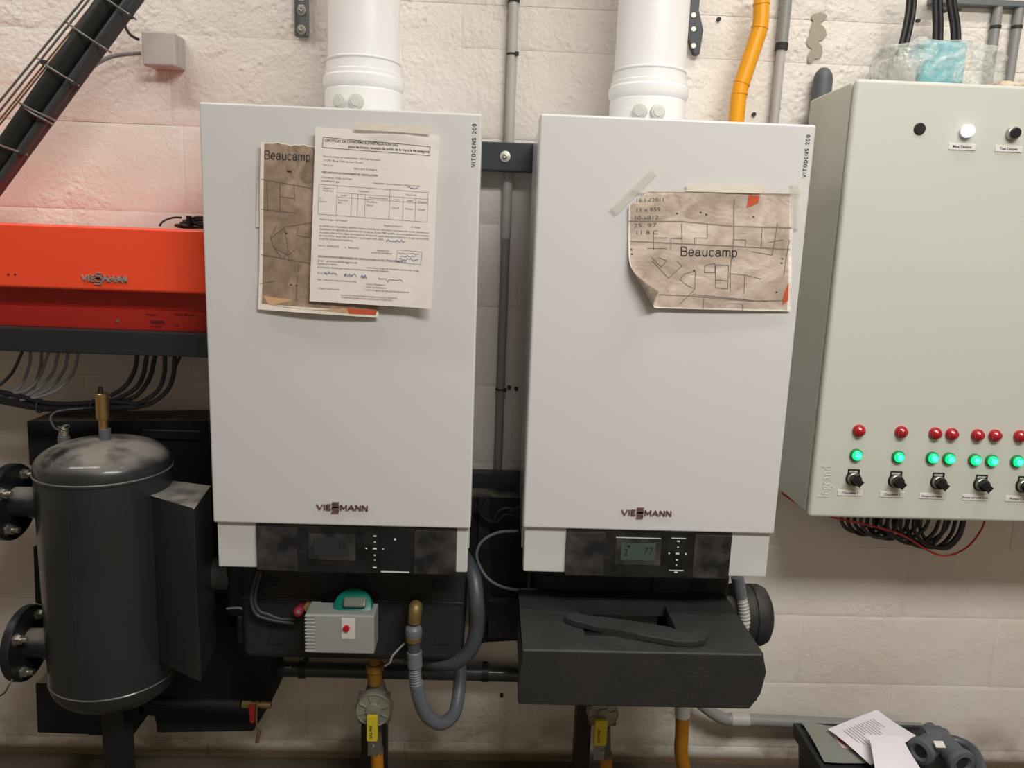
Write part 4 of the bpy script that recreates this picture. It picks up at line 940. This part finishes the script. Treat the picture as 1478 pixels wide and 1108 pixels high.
# motor box
MY = -.385
mx0, mz1 = zx(441, 887, MY); mx1, mz0 = zx(540, 944, MY)
M_ = obj('motor_box', MB().prism([(MY, mz0), (MY, mz1), (MY+.045, mz1+.004), (MY+.085, mz1+.002), (MY+.085, mz0-.004)], 0, 1) and MB().box(mx0, mx1, MY, MY+.055, mz0, mz1, .003), 'motor', G)
n_ = 11
for i in range(n_):
    zc = mz0+(mz1-mz0)*(i+.6)/n_; obj('rib', MB().box(mx0-.002, mx0+.018, MY-.001, MY+.06, zc-.0016, zc+.0016, .0008, 1), 'motor', M_)
c = at(503, 906, MY); stk = obj('control_sticker', MB().box(c.x-.0135, c.x+.0125, MY-.0012, MY, c.z-.023, c.z+.021, .0005), 'sticker', M_)
c = at(500, 906, MY-.001); obj('red_knob', MB().lathe([(0, 0), (.007, 0), (.0065, .004), (0, .005)], c, (0, -1, 0), 20), 'lamp_red', stk)
cap = obj('teal_shroud', MB().lathe([(0, 0), (.040, 0), (.040, .020), (.037, .028), (.028, .031), (0, .031)], V((at(512, 884, -.33).x, -.335, at(512, 884, -.33).z+.006)), (0, -.7, .7), 40), 'teal_cap', G)
q = at(512, 872, -.358); obj('grey_window', MB().obox(q+V((0, .0, .004)), (.044, .020, .010), Matrix.Rotation(math.radians(45), 3, 'X'), .004), 'grey_window', cap)
v = thing('red_cap_valve', at(435, 885, -.31), 'small crimson capped fitting left of the grey motor box', 'fitting')
obj('cap', MB().cyl(at(436, 876, -.303), at(430, 883, -.345), .0095, 20, bev=.002), 'red_cap', v); obj('centre', MB().cyl(at(431, 882, -.344), at(430.5, 883, -.349), .004, 14), 'steel', v)
obj('nut', MB().cyl(at(445, 872, -.30), at(445, 876, -.325), .0095, 6), 'brass_dull', v)
# cables looping at the left of the pump housing
for i, dx in enumerate((0, 5)):
    cable('pump_cable', [(372+dx, 824, -.31), (366+dx, 845, -.315), (363+dx, 868, -.318), (370+dx, 886-i*4, -.318), (386, 893-i*7, -.318), (405, 897-i*4, -.318), (425, 899-i*6, -.316)], .0033, 'cable_dark', f"{['outer', 'inner'][i]} grey cable looping over the left end of the pump housing")
cable('clamp_wire', [(327, 878, -.28), (345, 877, -.285), (354, 880, -.285), (358, 872, -.285)], .0022, 'cable_grey', 'short pale rod at the left end of the pump housing')
# brass valve + hoses
VY = -.345
v = thing('safety_valve', at(598, 925, VY), 'brass and grey elbow valve projecting from the pump housing', 'valve')
obj('brass_elbow', MB().tube([at(600, 880, -.30), at(600, 875, -.335), at(599, 883, VY), at(598, 897, VY)], .0135, 18), 'brass_dull', v)
obj('grey_cap', MB().lathe([(0, 0), (.016, .002), (.0175, .010), (.016, .020), (.010, .026), (0, .028)], at(597, 918, VY), (.0, -.1, 1), 26), 'hose', v)
obj('brass_ring', MB().cyl(at(597, 925, VY), at(597, 916, VY), .0165, 26, bev=.002), 'brass_dull', v)
obj('tailpiece', MB().cyl(at(597, 925, VY), at(598, 942, VY), .0128, 22), 'hose_dark', v)
h = thing('drain_hose', at(640, 1055, -.28), 'grey drain hose making a U below the brass elbow valve', 'hose')
obj('socket', MB().cyl(at(599, 962, VY), at(598, 939, VY), .0152, 26, bev=.0015), 'hose', h)
def corr(pts, r, pitch=.006):
    P = [at(*p) for p in pts]; L = sum((b-a).length for a, b in zip(P, P[1:])); n = L/pitch
    return MB().tube(P, r, 18, max(6, int(n*5/len(P))), rf=lambda t: 1+.09*math.sin(2*PI*n*t))
obj('corrugated_part', corr([(599, 960, VY), (599, 975, VY), (601, 990, VY)], .0122, .0055), 'hose', h)
obj('u_bend', MB().tube([at(601, 985, VY), at(605, 1008, -.335), at(616, 1032, -.315), at(636, 1044, -.29), at(654, 1032, -.26), at(661, 1008, -.23), at(664, 975, -.20), at(664, 950, -.18)], .0142, 22, 8), 'hose', h)
obj('drain_hose', MB().tube([at(668, 800, -.22), at(683, 830, -.27), at(688, 870, -.30), at(688, 905, -.30), at(680, 935, -.30), at(662, 953, -.295), at(640, 957, -.28), at(612, 952, -.25), at(590, 948, -.2)], .0158, 22, 8), 'hose_dark', label='thick dark grey hose hanging down the right side of the pump housing', cat='hose')
obj('valve_lever', MB().tube([at(584, 928, -.33), at(576, 936, -.33), at(566, 947, -.325), at(563, 956, -.32), at(556, 961, -.31)], .0021, 8, 3), 'white_lever', label='thin bent white lever beside the yellow brass fitting', cat='lever')
# gas line under left / right boiler
def gas_line(cx, cy, R, full, label):
    s = .00112
    g = thing('gas_valve', at(cx, 1108, -.24), label, 'gas valve')
    GY = -.24
    if full:
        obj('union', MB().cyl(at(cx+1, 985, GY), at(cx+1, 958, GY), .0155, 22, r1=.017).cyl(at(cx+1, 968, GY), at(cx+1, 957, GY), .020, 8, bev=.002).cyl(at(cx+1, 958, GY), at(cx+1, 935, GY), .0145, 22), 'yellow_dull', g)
        obj('upper_body', MB().cyl(at(cx+3, 1010, GY+.01), at(cx+3, 982, GY+.01), .030, 24, r1=.017, bev=.002), 'dirty_metal', g)
    else: obj('upper_body', MB().cyl(at(cx+3, 1010, GY+.01), at(cx+3, 985, GY+.01), .020, 24, bev=.002), 'dirty_metal', g)
    c = at(cx, cy, GY-.02)
    rg = obj('regulator', MB().lathe([(0, -.03), (R*.8, -.028), (R, -.012), (R, .004), (R*.93, .009), (R*.88, .0065), (R*.86, .0065), (R*.45, .0075), (R*.4, .012), (0, .013)], c, (0, -1, 0), 44), 'regulator', g)
    for k in range(8):
        a = k*PI/4+.3; d = V((math.cos(a), 0, math.sin(a))); obj('spoke', MB().obox(c+d*R*.64+V((0, -.008, 0)), (R*.44, .004, .0028), Matrix.Rotation(-a, 3, 'Y'), .0008), 'regulator', rg)
    for k in range(4):
        a = k*PI/2+PI/4; d = V((math.cos(a), 0, math.sin(a))); obj('ear', MB().cyl(c+d*R*1.0+V((0, .012, 0)), c+d*R*1.0+V((0, -.004, 0)), .006, 10), 'dirty_metal', rg)
    obj('pipe_fitting', MB().cyl(at(cx+3, cy+20, GY+.01), at(cx+4, cy+58, GY+.01), .0125, 20).cyl(at(cx+4, cy+56, GY+.01), at(cx+4, cy+64, GY+.01), .0145, 8), 'dirty_metal', g)
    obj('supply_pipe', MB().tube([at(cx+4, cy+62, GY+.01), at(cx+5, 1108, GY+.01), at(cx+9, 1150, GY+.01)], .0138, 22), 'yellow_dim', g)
    a, b_ = at(cx-11, cy+11, GY-.05), at(cx+5, cy+48, GY-.05)
    lv = obj('lever', MB().box(a.x, b_.x, GY-.052, GY-.042, b_.z, a.z, .003), 'yellow_lever', g, label='yellow lever')
    tb = MB(); text_solid(tb, 'GAZ PN5', .0075, V((a.x+.012, GY-.0522, b_.z+.008)), V((0, 0, 1)), V((-1, 0, 0)), .0002, .0002); obj('lever_text', tb, 'ink', lv)
    c2 = at(cx-1, cy+54, GY-.04); obj('lever_neck', MB().box(a.x+.002, b_.x-.002, GY-.046, GY-.040, at(cx, cy+66, GY-.04).z, b_.z+.002, .001), 'zinc', lv)
    obj('lever_screw', MB().cyl(c2+V((0, .005, 0)), c2+V((0, -.010, 0)), .0042, 12), 'steel', lv)
    return g
gas_line(540, 1022, .040, True, 'round grey gas regulator with yellow lever under the left boiler')
gas_line(870, 1028, .035, False, 'round gas regulator with yellow lever under the black foam cover')
obj('square_duct', MB().box(at(523, 1060, -.12).x, at(559, 1060, -.12).x, -.14, -.10, 0, at(523, 1050, -.12).z+.02, .002), 'cable_black', label='black upright behind the yellow lever under the left boiler', cat='pipe')
obj('square_duct', MB().box(at(829, 1060, -.12).x, at(851, 1060, -.12).x, -.14, -.10, 0, at(830, 960, -.12).z, .002), 'cable_black', label='black upright left of the regulator under the foam cover', cat='pipe')
t = thing('return_pipe', at(560, 990, -.05), 'long dark horizontal pipe on the wall under both boilers', 'pipe')
a, b_ = at(385, 964, -.04), at(860, 980, -.04)
obj('tube', MB().tube([a, V((b_.x, b_.y, a.z-.004))], .0185, 24, smooth=False), 'pipe_ins', t)
for px in (437, 700): c = at(px, 966+(px-437)*.04, -.04); obj('clamp', MB().cyl(V((c.x-.008, -.04, a.z-.001)), V((c.x+.008, -.04, a.z-.001)), .0215, 24).box(c.x-.006, c.x+.006, -.03, 0, a.z-.006, a.z+.006), 'cable_black', t)

# ---------------------------------------------------------------- between and under the right boiler
mid = thing('foam_block', at(720, 925, -.1), 'black foam insulation block low in the gap between the boilers', 'insulation')
obj('block', MB().prism(P2([(679, 716), (760, 718), (762, 925), (700, 925), (676, 940)], -.12), -.12, -.002, .003), 'epp_dark', mid)
obj('left_ridge', MB().prism(P2([(690, 716), (708, 716), (708, 862), (700, 920), (690, 922)], -.135), -.135, -.118, .003), 'epp', mid)
obj('lower_block', MB().prism(P2([(704, 868), (760, 868), (756, 922), (704, 922)], -.14), -.14, -.118, .003), 'epp', mid)
cable('grey_loop_cable', [(748, 766, -.2), (720, 768, -.2), (697, 780, -.2), (688, 798, -.2), (693, 818, -.2), (706, 836, -.21), (726, 847, -.22), (752, 851, -.23), (790, 850, -.24)], .0032, 'cable_grey', 'thin grey cable curving left out of the gap between the boilers')
for i, p in enumerate(([(686, 728), (694, 742), (706, 752), (722, 750), (738, 737), (752, 732)], [(698, 718), (692, 735), (700, 748), (716, 753), (730, 742), (748, 745)], [(712, 752), (720, 738), (734, 733), (750, 740)])):
    cable('tangled_cable', [(x, y, -.15-.006*i) for x, y in p], .0034, 'cable_black', f'{["lower", "middle", "upper"][i]} black cable in the tangle between the boilers')
# body under right boiler
ub = thing('pump_group', at(900, 870, -.2), 'black foam pump housing hidden behind the loose foam cover', 'pump')
zT = Z0-.095
obj('housing', MB().box(at(775, 850, -.27).x, at(1050, 850, -.27).x, -.285, -.05, at(900, 960, -.27).z, zT, .012, 3), 'epp', ub)
for px in (888, 1010):
    c = at(px, 850, -.29); obj('recess', MB().box(c.x-.017, c.x+.017, -.287, -.284, c.z-.010, c.z+.014, .002), 'foam_hole', ub)
obj('centre_rib', MB().box(at(955, 850, -.29).x-.02, at(955, 850, -.29).x+.045, -.292, -.26, at(955, 858, -.29).z, zT-.002, .004), 'epp', ub)
# foam cover (open shell)
FZt = Z0-.17
c1, c2, c3, c4 = [atz(*p, -.17) for p in ((755, 933), (1100, 946), (1056, 856), (746, 850))]
fc = thing('foam_cover', ((c1.x+c2.x)/2, -.42, Z0-.29), 'large loose black foam cover hanging below the right boiler', 'foam cover')
yfr, ybk = (c1.y+c2.y)/2, -.292
zfb = at(900, 1018, yfr).z
xL, xR = c1.x-.001, c2.x+.001
# top plate with window : ring of four slabs
hx0, hx1 = atz(840, 900, -.17).x, atz(972, 900, -.17).x; hy0, hy1 = atz(900, 918, -.17).y, atz(900, 873, -.17).y
tp = MB(); th = .022
tp.box(xL, hx0, yfr, ybk, FZt-th, FZt, 0); tp.box(hx1, xR+.004, yfr, ybk, FZt-th, FZt, 0); tp.box(hx0, hx1, yfr, hy0, FZt-th, FZt, 0); tp.box(hx0, hx1, hy1, ybk, FZt-th, FZt, 0)
bmesh.ops.remove_doubles(tp.b, verts=tp.b.verts, dist=1e-5)
obj('top_plate', tp, 'epp_shell', fc)
fp = MB(); fp.prism([(xL-.001, FZt+.0005), (xR+.003, FZt+.0005), (xR+.012, FZt-.035), (xR+.006, zfb+.03), (xR-.012, zfb-.001), (xL-.004, zfb), (xL-.006, zfb+.03)], yfr-.004, yfr+.02, .004, seg=3)
obj('front_plate', fp, 'epp_shell', fc)
sp = MB(); sp.prism([(yfr+.01, FZt-.004), (ybk, FZt-.004), (ybk, zfb+.04), (yfr+.01, zfb+.004)], 0, .018); 
def side(x): 
    t_ = MB(); t_.box(x, x+.018, yfr+.01, ybk, zfb+.006, FZt-.006, .003); return t_
obj('side_plate', side(xL), 'epp_shell', fc); obj('side_plate', side(xR-.012), 'epp_shell', fc)
obj('bottom_plate', MB().box(xL+.004, xR-.012, yfr+.012, ybk+.05, zfb+.002, zfb+.02, .003), 'epp_shell', fc)
ip0, ip1 = atz(846, 887, -.215), atz(947, 891, -.215)
obj('inner_pipe', MB().tube([ip0, V((ip1.x, ip0.y, ip0.z))], .019, 24, smooth=False), 'conduit', label='pale grey pipe seen through the opening of the foam cover', cat='pipe')
# loose clip
cl = [atz(x, y, -.158) for x, y in ((818, 883), (870, 890), (925, 898), (967, 904), (984, 913), (998, 914), (1012, 906), (1020, 906), (1022, 914), (1017, 923), (1000, 926), (975, 925), (920, 915), (870, 906), (830, 896), (816, 891))]
obj('foam_clip', MB().prism([(p.x, p.y) for p in cl], FZt+.0005, FZt+.0125, .002, axis='Z'), 'epp_shell', label='loose black foam strip with hooked end lying on the foam cover', cat='foam strip')
# round insulated end at right
c = at(1066, 886, -.17); r_ = .068
obj('end_cap', MB().lathe([(0, 0), (r_, 0), (r_, .032), (r_-.003, .034), (r_-.003, .037), (r_, .039), (r_, .058), (r_-.006, .070), (r_-.02, .078), (0, .082)], V((c.x-.014, -.17, c.z)), (1, 0, 0), 48).cyl((c.x-.08, -.17, c.z), (c.x-.012, -.17, c.z), .04), 'epp', ub)
hz = thing('drain_hose', at(1068, 900, -.26), 'pale corrugated drain hose right of the pump housing below the right boiler', 'hose')
obj('socket', MB().cyl(at(1064, 832, -.26), at(1069, 862, -.26), .0135, 22), 'hose', hz)
obj('corrugated_part', corr([(1069, 860, -.26), (1073, 878, -.265), (1074, 900, -.265), (1066, 925, -.26)], .0118, .008), 'conduit', hz)
# yellow pipe and grey waste pipe at the bottom
g = thing('gas_pipe', at(985, 1108, -.2), 'yellow vertical gas pipe below the foam cover', 'gas pipe')
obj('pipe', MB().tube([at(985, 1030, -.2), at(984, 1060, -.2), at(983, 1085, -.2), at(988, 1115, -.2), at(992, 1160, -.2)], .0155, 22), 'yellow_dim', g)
obj('collar', MB().cyl(at(985, 1034, -.2), at(985, 1005, -.2), .0172, 22, bev=.002), 'conduit', g)
g = thing('waste_pipe', at(1150, 1060, -.05), 'grey plastic waste pipe running along the wall to the black bin', 'pipe')
obj('tube', MB().tube([at(1000, 1005, -.06), at(1025, 1026, -.055), at(1046, 1037, -.05), at(1070, 1038, -.05), at(1200, 1044, -.05), at(1330, 1052, -.05)], .0148, 22, 4), 'conduit_dark', g)
a, c = at(1054, 1037.5, -.05), at(1081, 1038.5, -.05); obj('coupling', MB().cyl(a, c, .0172, 24, bev=.002), 'conduit', g)

# ---------------------------------------------------------------- bin with papers and fittings
BZ = Z0-.50
l0, l1 = atz(1150, 1045, -.50), atz(1185, 1108, -.50)
bx0, bx1, by0, by1 = l0.x, 1.50, -.56, l0.y
bn = thing('storage_bin', ((bx0+bx1)/2, (by0+by1)/2, 0), 'black plastic bin on the floor at the lower right under the papers', 'bin')
obj('walls', MB().prism([(bx0+.03, 0), (bx1-.03, 0), (bx1, BZ-.02), (bx0, BZ-.02)], by0+.01, by1-.01, .004), 'bin', bn)
obj('lid', MB().box(bx0-.004, bx1+.004, by0, by1+.004, BZ-.02, BZ-.004, .004), 'bin', bn)
obj('rim', MB().box(bx0-.006, bx0+.006, by0, by1+.006, BZ-.03, BZ, .002).box(bx0, bx1+.004, by1-.004, by1+.006, BZ-.03, BZ, .002), 'bin', bn)
def lay(name, pts, z, m, label, cat, amp=.003, n=12, parent=None, tilt=None):
    c = [atz(x, y, zz2) for (x, y), zz2 in zip(pts, z)]
    def S_(u, v, h=0):
        return c[0]*(1-u)*(1-v)+c[1]*u*(1-v)+c[2]*u*v+c[3]*(1-u)*v+V((0, 0, h+amp*math.sin(3*u+1)*math.sin(3.1*v+.5)))
    S_.w = (c[1]-c[0]).length; S_.h = (c[3]-c[0]).length
    o = sheet(name, S_, m, n, n, parent=parent, label=label, cat=cat); return o, S_
po, Sp = lay('plastic_pouch', [(1156, 1043), (1236, 1053), (1276, 1102), (1190, 1098)], [-.492, -.49, -.492, -.492], 'pouch', 'grey plastic pouch lying on the left of the bin', 'pouch', .006)
mb = MB(); mb.raw([Sp(u, v, .0012) for u, v in ((.42, .18), (.82, .18), (.84, .66), (.46, .66))], [(0, 3, 2, 1)]); lb_ = obj('white_label', mb, 'pouch_label', po)
mb = MB(); mb.raw([Sp(u, v, .002) for u, v in ((.46, .40), (.72, .40), (.74, .55), (.48, .55))], [(0, 3, 2, 1)]); obj('red_print', mb, 'label_red', po)
p1_, Sp = lay('printed_sheet', [(1195, 1053), (1266, 1023), (1322, 1062), (1257, 1103)], [-.478, -.465, -.47, -.482], 'paper_cool', 'tilted printed white sheet leaning over the bin edge', 'paper sheet', .004, 14)
mb = MB()
for k in range(13):
    u0 = .16+k*.05
    pts = [(u0, .18), (u0, .55+.12*math.sin(k))]; ink_line(mb, Sp, pts, .0016, .0006)
obj('printed_text', mb, 'ink_faint', p1_)
lay('folded_sheet', [(1254, 1062), (1302, 1062), (1330, 1112), (1264, 1114)], [-.455, -.455, -.46, -.46], 'paper_cool', 'folded blank white sheet lying over the printed sheet on the bin', 'paper sheet', .004, 12)
cable('paper_clip_wire', [(1303, 1056, -.25), (1308, 1062, -.255), (1313, 1061, -.255), (1319, 1067, -.26)], .0012, 'cable_black', 'tiny bent black wire at the corner of the papers')
# foam pipe fittings
f = thing('tee_fitting', atz(1360, 1090, -.495), 'grey foam covered tee fitting with two open ends on the bin', 'pipe fitting')
FZ_ = -.462
A1, A2 = atz(1308, 1074, FZ_), atz(1346, 1072, FZ_); B2 = atz(1394, 1090, FZ_)
d1 = (A1-A2).normalized(); d1 = (d1+V((0, -.55, -.02))).normalized()
obj('left_branch', MB().lathe([(.0, .0), (.023, .0), (.023, .035), (.026, .037), (.028, .045), (.026, .052), (.018, .054), (.013, .050), (.012, .03)], A2, d1, 30), 'foam_grey', f)
obj('left_bore', MB().cyl(A2+d1*.03, A2+d1*.049, .0135, 20), 'foam_hole', f)
d2 = V((.10, -.9, -.05)).normalized(); p = atz(1362, 1074, FZ_)
obj('front_branch', MB().lathe([(.0, -.03), (.023, -.03), (.024, .04), (.027, .043), (.029, .051), (.027, .058), (.018, .060), (.013, .056), (.012, .03)], p, d2, 30), 'foam_grey', f)
obj('front_bore', MB().cyl(p+d2*.03, p+d2*.055, .0135, 20), 'foam_hole', f)
obj('body', MB().tube([A2+V((-.012, .01, 0)), (A2+p)/2+V((0, .01, .002)), p+V((.01, .012, 0))], .0245, 24), 'foam_grey', f)
obj('label', MB().obox(atz(1356, 1074, FZ_+.027)+V((0, 0, .0)), (.02, .014, .002), Matrix.Rotation(math.radians(25), 3, 'X')), 'sticker', f)
h1, h2 = atz(1346, 1052, -.465), atz(1372, 1066, -.462)
obj('foam_tube', MB().tube([atz(1337, 1052, -.455), atz(1343, 1058, -.457), atz(1356, 1068, -.462)], .019, 24), 'foam_grey', label='short grey foam tube with rounded end behind the tee fitting', cat='pipe')
obj('grey_hose', MB().tube([atz(1362, 1066, -.487), atz(1384, 1070, -.487), atz(1404, 1082, -.487), atz(1414, 1102, -.487), atz(1418, 1125, -.487)], .0105, 18), 'hose_dark', label='grey hose curving down to the right of the tee fitting', cat='hose')
